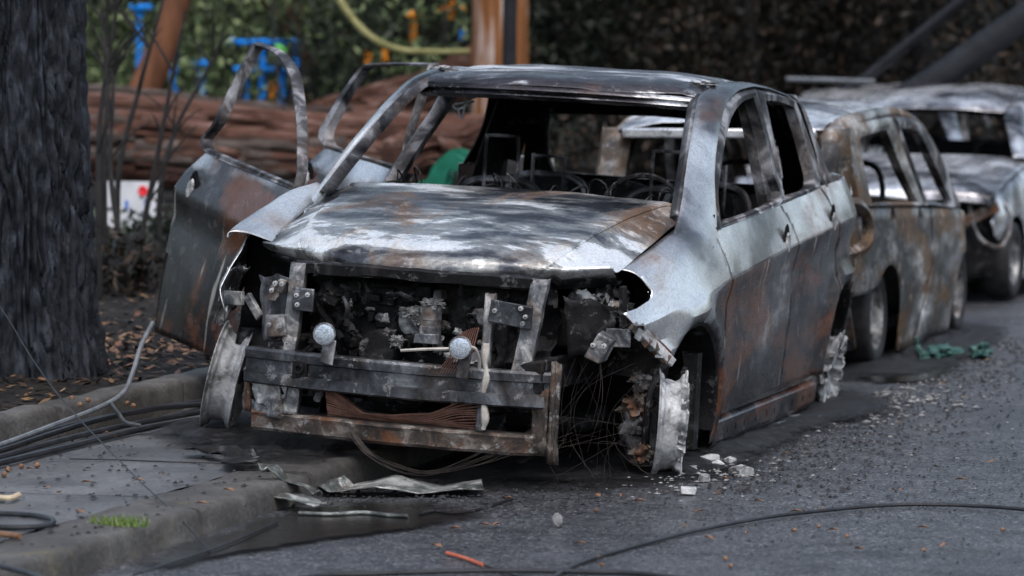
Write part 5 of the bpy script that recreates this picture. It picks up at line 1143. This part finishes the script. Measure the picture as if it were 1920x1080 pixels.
# leaves hanging in front of the playground
def post(par, nm, u, v0, v1, y, w, mat):
    a, b_ = YP(u, v0, y), YP(u, v1, y); MB().tube([a, b_], w, 12).build(nm, mat, par)
Yp = 16.5
for u, v0, v1, mt in ((262, 8, 145, 'blue'), (326, 85, 185, 'blue'), (377, 108, 190, 'blue'), (443, 150, 215, 'orange'), (460, 135, 215, 'blue'), (493, 72, 140, 'blue'), (512, 155, 212, 'orange'), (528, 95, 212, 'blue'), (556, 72, 130, 'blue')): post(t, 'post', u, v0, v1+60, Yp, .038, mt)
for u0, u1, v, mt in ((245, 285, 14, 'blue'), (428, 565, 80, 'blue'), (440, 560, 130, 'blue'), (360, 390, 120, 'blue')):
    MB().tube([YP(u0, v, Yp-.05), YP(u1, v, Yp-.05)], .032, 10).build('rail', mt, t)
MB().lump(YP(522, 98, Yp-.15), (.075, .03, .075), 2, .1, 10).build('disc', 'lime', t); MB().lump(YP(433, 78, Yp-.15), (.05, .03, .04), 2, .1, 10).build('cap', 'blue', t)
t = thing('play_tower', 'orange posts of a second play structure between the leaves above the pink trunk', 'playground')
for u, v0, v1, mt in ((776, 20, 60, 'orange'), (846, 0, 22, 'orange'), (722, 92, 100, 'orange'), (690, 95, 105, 'orange'), (866, 55, 60, 'blue'), (776, 70, 72, 'orange')): post(t, 'post', u, v0, v1+14, 17.0, .032, mt)
for u0, u1, v in ((820, 872, 20), (765, 790, 30)): MB().tube([YP(u0, v, 16.95), YP(u1, v-5, 16.95)], .035, 10).build('rail', 'orange', t)
tag(MB().tube(crspline([YP(512, -40, 11.0), YP(511, 40, 11.0), YP(515, 110, 11.0), YP(530, 190, 11.0), YP(545, 250, 11.0)], 5), .010, 6).build('hanging_cable', 'cable'), 'thin black cable hanging down behind the open front door', 'cable')

for k, (px, py, y, n, lm, lb) in enumerate([(300, 70, 15.2, 420, 'leaf_light', 'pale leafy shrub in front of the left blue posts'), (420, 60, 15.4, 420, 'leaf_light', 'pale leafy shrub in front of the middle of the climbing frame'), (600, 90, 15.6, 1500, 'leaf_dark', 'dark leafy shrub just right of the climbing frame'), (770, 55, 15.8, 500, 'leaf_light', 'drooping leafy shrub in front of the orange play posts'), (860, 60, 15.6, 300, 'leaf_dark', 'dark shrub close to the left side of the gum tree')]):
    p = YP(px, py, y); t = thing('leafy_shrub', lb, 'shrub', group='shrubs by the playground')
    cs = [(p.x+r5.gauss(0, .38), y+r5.gauss(0, .2), p.z+r5.gauss(0, .38)) for _ in range(16)]; sb = MB()
    for c in cs: sb.tube(crspline([(p.x+r5.uniform(-.1, .1), y, .2), ((p.x+c[0])/2, c[1], c[2]*.6), c], 4), list(np.linspace(.014, .004, 9)), 5)
    sb.build('stems', 'twig', t); leaves(cs, n, (.13, .13, .13), .08, 800+k, .5).build('foliage', lm, t, smooth=False)

# wood that closes the view down the street and beyond the verge
rw = random.Random(77); cs = []
for k in range(90): cs.append((rw.uniform(-4, 30), rw.uniform(62, 76), rw.uniform(.3, 5.5)))
for k in range(70): cs.append((rw.uniform(-32, -15), rw.uniform(8, 30), rw.uniform(.3, 5.0)))
for k in range(60): cs.append((rw.uniform(24, 34), rw.uniform(-15, 60), rw.uniform(.3, 4.0)))
tag(leaves(cs, 26000, (1.3, 1.3, .8), .38, 900, .3).build('far_wood', 'leaf_dark', smooth=False), 'dark wood closing the view far off beyond the verge and down the street', 'wood', kind='stuff')
# ================================================================== loose things on the ground
def gline(name, label, pts, r, mat, cat='cable', n=8, sub=6):
    return tag(MB().tube(crspline([tuple(p) for p in pts], sub), r, n).build(name, mat), label, cat)
def gp(l, z): return [Vector(G(u, v, z)) for u, v in l]
gline('fallen_cable', 'long thin black cable curving over the road in the right foreground', gp([(700, 1400), (950, 1150), (1010, 1100), (1040, 1080), (1100, 1050), (1250, 1008), (1380, 980), (1500, 962), (1700, 946), (1920, 955), (2100, 985), (2500, 1100)], .012), .007, 'cable')
gline('fallen_cable', 'black cable lying along the bottom edge of the picture on the road', gp([(200, 1160), (560, 1085), (700, 1076), (900, 1070), (1100, 1072), (1260, 1082), (1700, 1150)], .012), .008, 'cable')
gline('fallen_cable', 'lower thick black cable crossing the footpath to the front wheel', gp([(-500, 1010), (-60, 884), (0, 868), (150, 832), (250, 808), (330, 793), (400, 783)], .115), .013, 'cable')
gline('fallen_cable', 'second thick black cable lying just above the lower one on the footpath', gp([(-500, 1010), (-60, 872), (0, 857), (120, 824), (240, 797), (380, 772)], .118), .012, 'cable')
gline('fallen_cable', 'black cable lying along the foot of the back kerb', [XP(u, v, -1.45) for u, v in [(-60, 857), (0, 845), (100, 812), (190, 786), (300, 765), (400, 757)]], .012, 'cable')
gline('fallen_cable', 'thin black cable lying uppermost along the back kerb', [XP(u, v, -1.46) for u, v in [(-60, 848), (0, 836), (110, 802), (220, 776), (330, 758), (400, 750)]], .008, 'cable')
e = [XP(-60, 850, -1.38), XP(0, 834, -1.40), XP(100, 797, -1.41), XP(190, 762, -1.41), XP(232, 735, -1.41), XP(250, 695, -1.42), XP(264, 650, -1.43), XP(286, 605, -1.44)]
gline('bent_cable', 'stiff grey cable bending upwards with its cut end in the air beside the open door', e, .010, 'greycable')
gline('cable_branch', 'short grey cable offshoot dropping from the bent cable onto the footpath', [XP(205, 753, -1.40), XP(222, 775, -1.38), XP(236, 792, -1.36), XP(262, 798, -1.34)], .008, 'greycable')
gline('overhead_wire', 'thin slack wire running diagonally down to the gutter at lower left', [YP(-120, 420, .3), YP(0, 575, -.35), YP(60, 672, -.75), YP(130, 765, -1.15), YP(250, 890, -1.75), YP(330, 965, -2.1), G(400, 1040, .01)], .0026, 'cable', n=6)
gline('cable_loop', 'black cable loop on the footpath at the left edge', gp([(-140, 975), (-40, 964), (0, 963), (60, 966), (97, 974), (92, 984), (40, 989), (-40, 986), (-140, 975)], .112), .009, 'cable')
gline('fallen_cable', 'black cable crossing the bottom left corner of the kerb', gp([(-60, 1052), (0, 1062), (50, 1074), (90, 1090)], .115), .009, 'cable')
gline('gutter_wire', 'thin dark wire lying in the puddle along the gutter', gp([(250, 1078), (330, 1052), (430, 1018), (520, 978)], .02), .004, 'cable')
gline('fallen_wire', 'thin black wire lying across the footpath below the thick cables', gp([(130, 860), (220, 862), (330, 866), (480, 868)], .105), .003, 'cable', n=5)
gline('red_stick', 'reddish stick lying on the road at the bottom middle', gp([(838, 1037), (870, 1046), (905, 1059)], .008), .006, 'redstick', 'stick')
gline('dark_stick', 'thin dark twig continuing from the red stick on the road', gp([(908, 1060), (940, 1070), (970, 1082)], .008), .004, 'twig', 'stick')

# soot and ash on the ground under the wrecks
def soot_bed(name, label, loop, z, h, seed):
    us_ = np.array(loop); x0, y0 = us_.min(0); x1, y1 = us_.max(0)
    pts = crspline(np.vstack([us_, us_[:1]]), 5)[:-1]; c = pts.mean(0); P = []
    for k in range(13):
        t = k/12; row = []
        for q in pts:
            e = c+(q-c)*t; edge = 1-t**3
            zz = z+h*edge*(.5+.9*max(0, .5+fbm((e[0]*3, e[1]*3, seed), 1.6, 4)))+.012*edge*fbm((e[0]*14, e[1]*14, seed), 1.2, 3)+(.003 if k < 12 else -.004)
            row.append((e[0]+.05*fbm((e[0]*4, e[1]*4, 2+seed))*t, e[1]+.05*fbm((e[0]*4, e[1]*4, 8+seed))*t, zz))
        P.append(row)
    mb = MB().grid(P, cv=True); mb.attr['edge'] = [k/12 for k in range(13) for q in pts]
    return tag(mb.build(name, 'sootground', None, angle=60), label, 'soot', kind='stuff')
soot_bed('soot_bed', 'wet black soot and cinders on the road under the front car', [(-.12, -.95), (.35, -.75), (.7, -.6), (1.05, -.25), (1.2, .3), (1.12, .9), (1.15, 2.0), (1.3, 2.8), (1.0, 3.6), (0, 3.9), (-.12, 2), (-.13, 0)], .002, .035, 1)
soot_bed('soot_bed', 'black soot heaped on the kerb and footpath beside the nose of the front car', [(-1.3, -.05), (-1.0, -.45), (-.75, -.6), (-.5, -.85), (-.25, -.9), (-.16, -.6), (-.14, .2), (-.14, 1.5), (-.5, 2.4), (-1.1, 2.2), (-1.3, 1.0), (-1.3, .2)], .095, .05, 3)
soot_bed('soot_bed', 'black soot on the road under the rusty wagon', [(-.1, 4.0), (.95, 4.0), (1.1, 5.5), (.85, 7.8), (-.1, 8.0)], .002, .02, 7)
def litter(n, f, s_, seed):
    r = np.random.default_rng(seed); mb = MB()
    for k in range(n):
        x, y, z = f(r); a = r.uniform(0, 6.28); L = s_*r.uniform(.6, 1.5); d = Vector((math.cos(a)*L, math.sin(a)*L, r.uniform(-.2, .4)*L)); e = Vector((-d.y*.4, d.x*.4, r.uniform(-.2, .2)*L)); c_ = Vector((x, y, z))
        mb.add([c_-d, c_+e, c_+d, c_-e], [(0, 1, 2, 3)])
    return mb
def scatter(n, fn, size, seed, flat=.6):
    r = np.random.default_rng(seed); mb = MB(); 
    for k in range(n):
        x, y, z = fn(r); s_ = size*r.uniform(.35, 1.5); a = r.uniform(0, 6.28); ca, sa = math.cos(a)*s_, math.sin(a)*s_; j = r.uniform(.5, 1.4, 6)
        zz = z-s_*.1
        mb.add([(x+ca*j[0], y+sa*j[0], zz), (x-sa*j[1], y+ca*j[1], zz), (x-ca*j[2], y-sa*j[2], zz), (x+sa*j[3], y-ca*j[3], zz), (x+s_*.2*(j[4]-1), y+s_*.2*(j[5]-1), zz+s_*flat*j[4])], [(0, 1, 4), (1, 2, 4), (2, 3, 4), (3, 0, 4)])
    return mb
tag(scatter(1500, lambda r: (r.uniform(-.1, 2.6), r.uniform(-2.4, 6) if r.random() < .4 else r.normal(-.2, .8), .003), .006, 1).build('road_crumbs', 'crumb', smooth=False), 'tiny black crumbs of char strewn over the road', 'char', kind='stuff')
tag(scatter(420, lambda r: (r.uniform(-1.5, -.2), r.uniform(-3.4, -.2), .104), .009, 2).build('path_crumbs', 'crumb', smooth=False), 'small black crumbs of char strewn over the footpath', 'char', kind='stuff')
tag(scatter(240, lambda r: (.98+abs(r.normal(.0, .22)), r.normal(3.0, .55), .012), .013*1.0, 3, .35).build('ash_scatter', 'ash', smooth=False), 'grey ash and flakes strewn beside the rear wheel of the front car', 'ash', kind='stuff')
tag(scatter(120, lambda r: (1.0+r.normal(.05, .14), r.normal(.05, .3), .02), .010, 4, .5).build('ash_scatter', 'ash', smooth=False), 'grey ash and flakes strewn around the melted front wheel', 'ash', kind='stuff')
tag(scatter(520, lambda r: (r.uniform(-.3, .9), r.normal(-.85, .2), .008), .009, 14, .6).build('cinder_scatter', 'crumb', smooth=False), 'cinders lying below the bare bumper beam', 'char', kind='stuff')
tag(scatter(2600, lambda r: (.98+abs(r.normal(0, .30))*(1 if r.random() < .7 else 2.2), r.uniform(-.4, 7.0), .003), .0085, 21, .7).build('cinder_scatter', 'crumb', smooth=False), 'black cinders and grit strewn along the road side of the parked wrecks', 'char', kind='stuff')
tag(scatter(500, lambda r: (1.0+abs(r.normal(0, .5)), r.uniform(-.6, 7.0), .004), .006, 22, .5).build('ash_scatter', 'ash', smooth=False), 'fine grey ash grit strewn thinly along the road beside the wrecks', 'ash', kind='stuff')
tag(litter(160, lambda r: (1.0+abs(r.normal(0, .6)), r.uniform(-1.5, 7.0), .008), .014, 23).build('road_litter', 'leaf_litter', smooth=False), 'scraps of dry leaf strewn thinly along the road beside the wrecks', 'leaf litter', kind='stuff')
# flakes of melted aluminium
def flake(c, sx, sy, h, seed):
    r = np.random.default_rng(seed); n = 9; lo = []; hi = []
    for i in range(n):
        a = 6.283*i/n; k = r.uniform(.6, 1.15); p = (c.x+sx*k*math.cos(a), c.y+sy*k*math.sin(a)); t_ = r.uniform(.2, 1.0)*h
        lo.append((p[0], p[1], c.z-.004)); hi.append((p[0]*.96+c.x*.04, p[1]*.96+c.y*.04, c.z+t_))
    mb = MB(); mb.v = lo+hi+[(c.x, c.y, c.z+h*1.1)]; mb.f = [(i, (i+1) % n, n+(i+1) % n, n+i) for i in range(n)]+[(n+i, n+(i+1) % n, 2*n) for i in range(n)]; return mb
for k, (u, v, s_, lb) in enumerate([(1300, 886, .030, 'pale flake of melted aluminium closest to the front wheel'), (1330, 866, .050, 'largest pale flake of melted aluminium beside the front wheel'), (1345, 875, .032, 'white flake lying on the near edge of the largest flake'), (1368, 868, .030, 'pale flake lying to the right of the largest one'), (1390, 886, .046, 'flat pale flake lying farthest right beside the front wheel'), (1320, 900, .024, 'small pale flake lying nearest the camera beside the front wheel'), (1112, 877, .030, 'pale flake in the soot under the torn corner of the front car'), (1205, 885, .036, 'grey flake in the soot just left of the melted front wheel'), (1170, 860, .022, 'small grey flake in the soot below the brake parts')]):
    tag(flake(G(u, v, .008), s_, s_*1.3, .02+.2*s_, k).build('aluminium_flake', 'alu', None, smooth=False, bevel=.002), lb, 'metal flake', 'flakes of melted aluminium')
c = G(1291, 922, .012)
tag(MB().box((c.x, c.y, .016), (.055, .05, .022), Matrix.Rotation(.3, 3, 'Z'), .004).build('white_block', 'alu', bevel=.003), 'small white block lying on the road in front of the melted wheel', 'block')
c = G(1045, 978, .02)
tag(MB().lump((c.x, c.y, .022), (.018, .018, .026), 3, .4, 8).build('stone', 'stone'), 'small grey stone standing alone on the road', 'stone')
# crumpled sheet in the gutter
def crumple(a, b_, w0, h0, seed, n=60, m_=9, fold=.05):
    """sheet folded along irregular slanting creases"""
    a, b_ = Vector(a), Vector(b_); d = b_-a; L = d.length; d.normalize(); s_ = Vector((-d.y, d.x, 0)); P = []
    r = random.Random(seed); k = [0.0]
    while k[-1] < 1.3: k.append(k[-1]+r.choice([.05, .09, .16, .24]))
    hs_ = [r.uniform(.1, 1.0) if i % 2 else r.uniform(0, .25) for i in range(len(k))]; sl = r.uniform(-.25, .25)
    for i in range(n+1):
        t = i/n; row = []
        for j in range(m_):
            q = j/(m_-1)-.5; tt = t+sl*q+.05*fbm((t*3, q*2, seed))
            z = h0*interp(tt+.12, k, hs_)*(1-.6*max(0, -q))+.35*h0*max(0, q)*(1+fbm((t*4, seed, 3)))+.006
            row.append(a+d*(L*t)+s_*(q*w0*(1+.5*fbm((t*4, seed, 1)))+fold*fbm((t*2.5, q*.5, seed+2)))+Vector((0, 0, z)))
        P.append(row)
    return MB().grid(P)
tag(crumple(G(560, 925, .01), G(905, 922, .01), .16, .05, 1.0).build('crumpled_sheet', 'strip', None, angle=18, solid=.003), 'long crumpled strip of pale sheet metal lying in front of the nose', 'scrap')
tag(crumple(G(487, 888, .12), G(600, 935, .02), .07, .05, 3.0, 24, 6, .02).build('bent_rail', 'strip', None, angle=18, solid=.004), 'bent ribbed metal rail dropping from the kerb into the gutter', 'scrap')
mb = MB(); c = G(545, 948, .02); 
P = [[c+Vector((-.10+.22*i/10, .03*math.sin(i*.4)-.05+.12*j/6, .012+.03*(1-i/10)+.012*fbm((i*.5, j*.5, 1)))) for j in range(7)] for i in range(11)]
tag(MB().grid(P).build('plastic_shard', 'strip', None, solid=.006), 'pale plastic panel piece lying at the left end of the crumpled strip', 'scrap')
gline('thin_blade', 'thin dark metal strip lying along the near side of the crumpled sheet', gp([(560, 962), (620, 964), (680, 961), (730, 966), (765, 968)], .02), .007, 'strip', 'scrap')
gline('thin_blade', 'curled black strip lying right of the crumpled sheet', gp([(785, 964), (815, 958), (850, 962), (900, 955), (960, 935)], .02), .006, 'soot', 'scrap')
c = G(455, 862, .12)
tag(crumple(G(375, 842, .12), G(470, 872, .12), .10, .035, 7.0, 18, 7, .05).build('burnt_scrap', 'soot', None, angle=20, solid=.003), 'crumpled burnt scrap on the footpath beside the left front wheel', 'scrap')
# teal cloths by the wagon
for u, v, s_, lb in ((1765, 668, .075, 'crumpled teal cloth lying beside the wagon sill'), (1838, 664, .055, 'smaller teal bundle lying right of the other on the road')):
    c = G(u, v, .02); o = MB().lump((c.x, c.y, .035), (s_, s_*1.8, .035), u, .8, 24, 1.5).build('teal_cloth', 'teal', None, angle=30); tag(o, lb, 'cloth')
tag(MB().tube(crspline([G(1735, 672, .02), YP(1722, 655, 5.6), YP(1718, 632, 5.6)], 5), [.03, .028, .026, .022, .02, .018, .016, .014, .012, .010, .008], 7).build('teal_rag', 'teal'), 'teal rag hanging up against the wagon sill', 'cloth')
# leaves, nuts, bits
r6 = random.Random(9)
def leaf_obj(u, v, z, s_, mat, label, group, name='fallen_leaf', cat='leaf'):
    c = G(u, v, z); a = r6.uniform(0, 6.28); d = Vector((math.cos(a), math.sin(a), 0)); e = Vector((-d.y, d.x, 0)); up = Vector((0, 0, 1)); k = r6.uniform(.3, .5)
    mb = MB(); mb.add([c-d*s_, c-d*s_*.2+e*s_*k+up*.006, c+d*s_*.5+e*s_*k*.7+up*.010, c+d*s_*1.2+up*.004, c+d*s_*.5-e*s_*k*.7+up*.008, c-d*s_*.2-e*s_*k+up*.010, c+up*.003], [(0, 6, 1), (1, 6, 2), (2, 6, 3), (3, 6, 4), (4, 6, 5), (5, 6, 0)])
    return tag(mb.build(name, mat, None, smooth=False), label, cat, group)
for u, v in [(565, 890), (905, 985), (850, 992), (1085, 1020), (820, 1025), (1400, 1000), (1420, 940), (1120, 930), (1165, 930), (1330, 1010), (1690, 920), (1770, 1024), (1490, 960), (1640, 950), (1225, 862), (1360, 898), (1470, 852), (1560, 995), (1610, 1030), (955, 935), (930, 985), (1195, 940), (1310, 960), (1800, 900), (1730, 990)]:
    leaf_obj(u, v, .008, r6.uniform(.014, .026), 'leaf_orange', 'small dry orange leaf lying flat on the road', 'dry leaves on the road')
for u, v in [(160, 905), (262, 902), (90, 915), (150, 961), (380, 945), (215, 820), (70, 872), (200, 813), (20, 990), (430, 920), (110, 925), (55, 880), (300, 890)]:
    leaf_obj(u, v, .108, r6.uniform(.014, .024), 'leaf_orange', 'small dry orange leaf lying flat on the footpath', 'dry leaves on the footpath')
for u, v, z in [(1120, 1045, .01), (1128, 1060, .01), (1360, 1048, .01), (1370, 1062, .01), (1880, 994, .01), (1535, 988, .01), (1490, 995, .01), (1732, 1032, .01), (1588, 1006, .01), (1117, 958, .01)]:
    c = G(u, v, z); tag(MB().lump((c.x, c.y, z+.002), (.0075, .0075, .007), u, .3, 6).build('fallen_nut', 'nut'), 'tiny round orange seed on the road', 'seed', 'seeds fallen on the road')
for u, v, z in [(8, 892, .105), (15, 882, .105), (40, 876, .105), (70, 874, .105), (238, 757, .2), (250, 762, .2), (135, 748, .23), (150, 760, .23), (165, 752, .23)]:
    c = G(u, v, z); tag(MB().lump((c.x, c.y, z+.004), (.011, .011, .010), u, .3, 6).build('fallen_nut', 'nut'), 'small round orange seed beside the cables on the footpath side', 'seed', 'seeds by the cables')
lt = np.random.default_rng(33)
def fl(r):
    x = -1.7-abs(r.normal(0, 1.1)); y = r.uniform(-1.5, 7); return (x, y, soil_z(x, y)+.012)
tag(litter(3600, fl, .022, 41).build('leaf_litter', 'leaf_litter', smooth=False), 'brown and yellow leaf litter covering the soil behind the back kerb', 'leaf litter', kind='stuff')
def fl2(r):
    x = r.normal(-2.2, .35); y = r.normal(2.2, .7); x = min(x, -1.7); return (x, y, soil_z(x, y)+.015)
tag(litter(420, fl2, .03, 42).build('yellow_litter', 'leaf_orange', smooth=False), 'patch of yellow fallen leaves between the charred trunk and the open door', 'leaf litter', kind='stuff')
p = YP(255, 634, 3.2); 
tag(MB().lump((p.x, p.y, p.z), (.10, .06, .035), 4, .8, 12, 2.2).build('plastic_bag', 'white'), 'crumpled white plastic bag on the soil behind the charred trunk', 'bag')
# tuft of grass in the kerb joint
gb = MB(); r7 = random.Random(3); c0 = G(222, 984, .1)
for k in range(170):
    b0 = Vector((c0.x+r7.gauss(0, .05), c0.y+r7.gauss(0, .018), .098)); h_ = r7.uniform(.012, .04); d = Vector((r7.uniform(-.02, .02), r7.uniform(-.02, .02), h_)); s_ = Vector((.0022, .001, 0))
    gb.add([b0-s_, b0+s_, b0+d*.6+s_*.6, b0+d, b0+d*.6-s_*.6], [(0, 1, 2, 3, 4)])
tag(gb.build('grass_tuft', 'grass', smooth=False), 'small tuft of green grass growing in the kerb joint', 'grass', kind='stuff')
for u, v, lb in ((30, 930, 'pale stick end on the footpath at the left edge'),):
    gline('pale_stick', lb, [G(-10, 932, .112), G(18, 934, .115), G(35, 928, .112)], .010, 'pale_wood', 'stick')
gline('orange_stick', 'orange brown stick lying on the footpath at the left edge', [G(-20, 1000, .112), G(15, 1003, .112), G(38, 1006, .112)], .010, 'nut', 'stick')
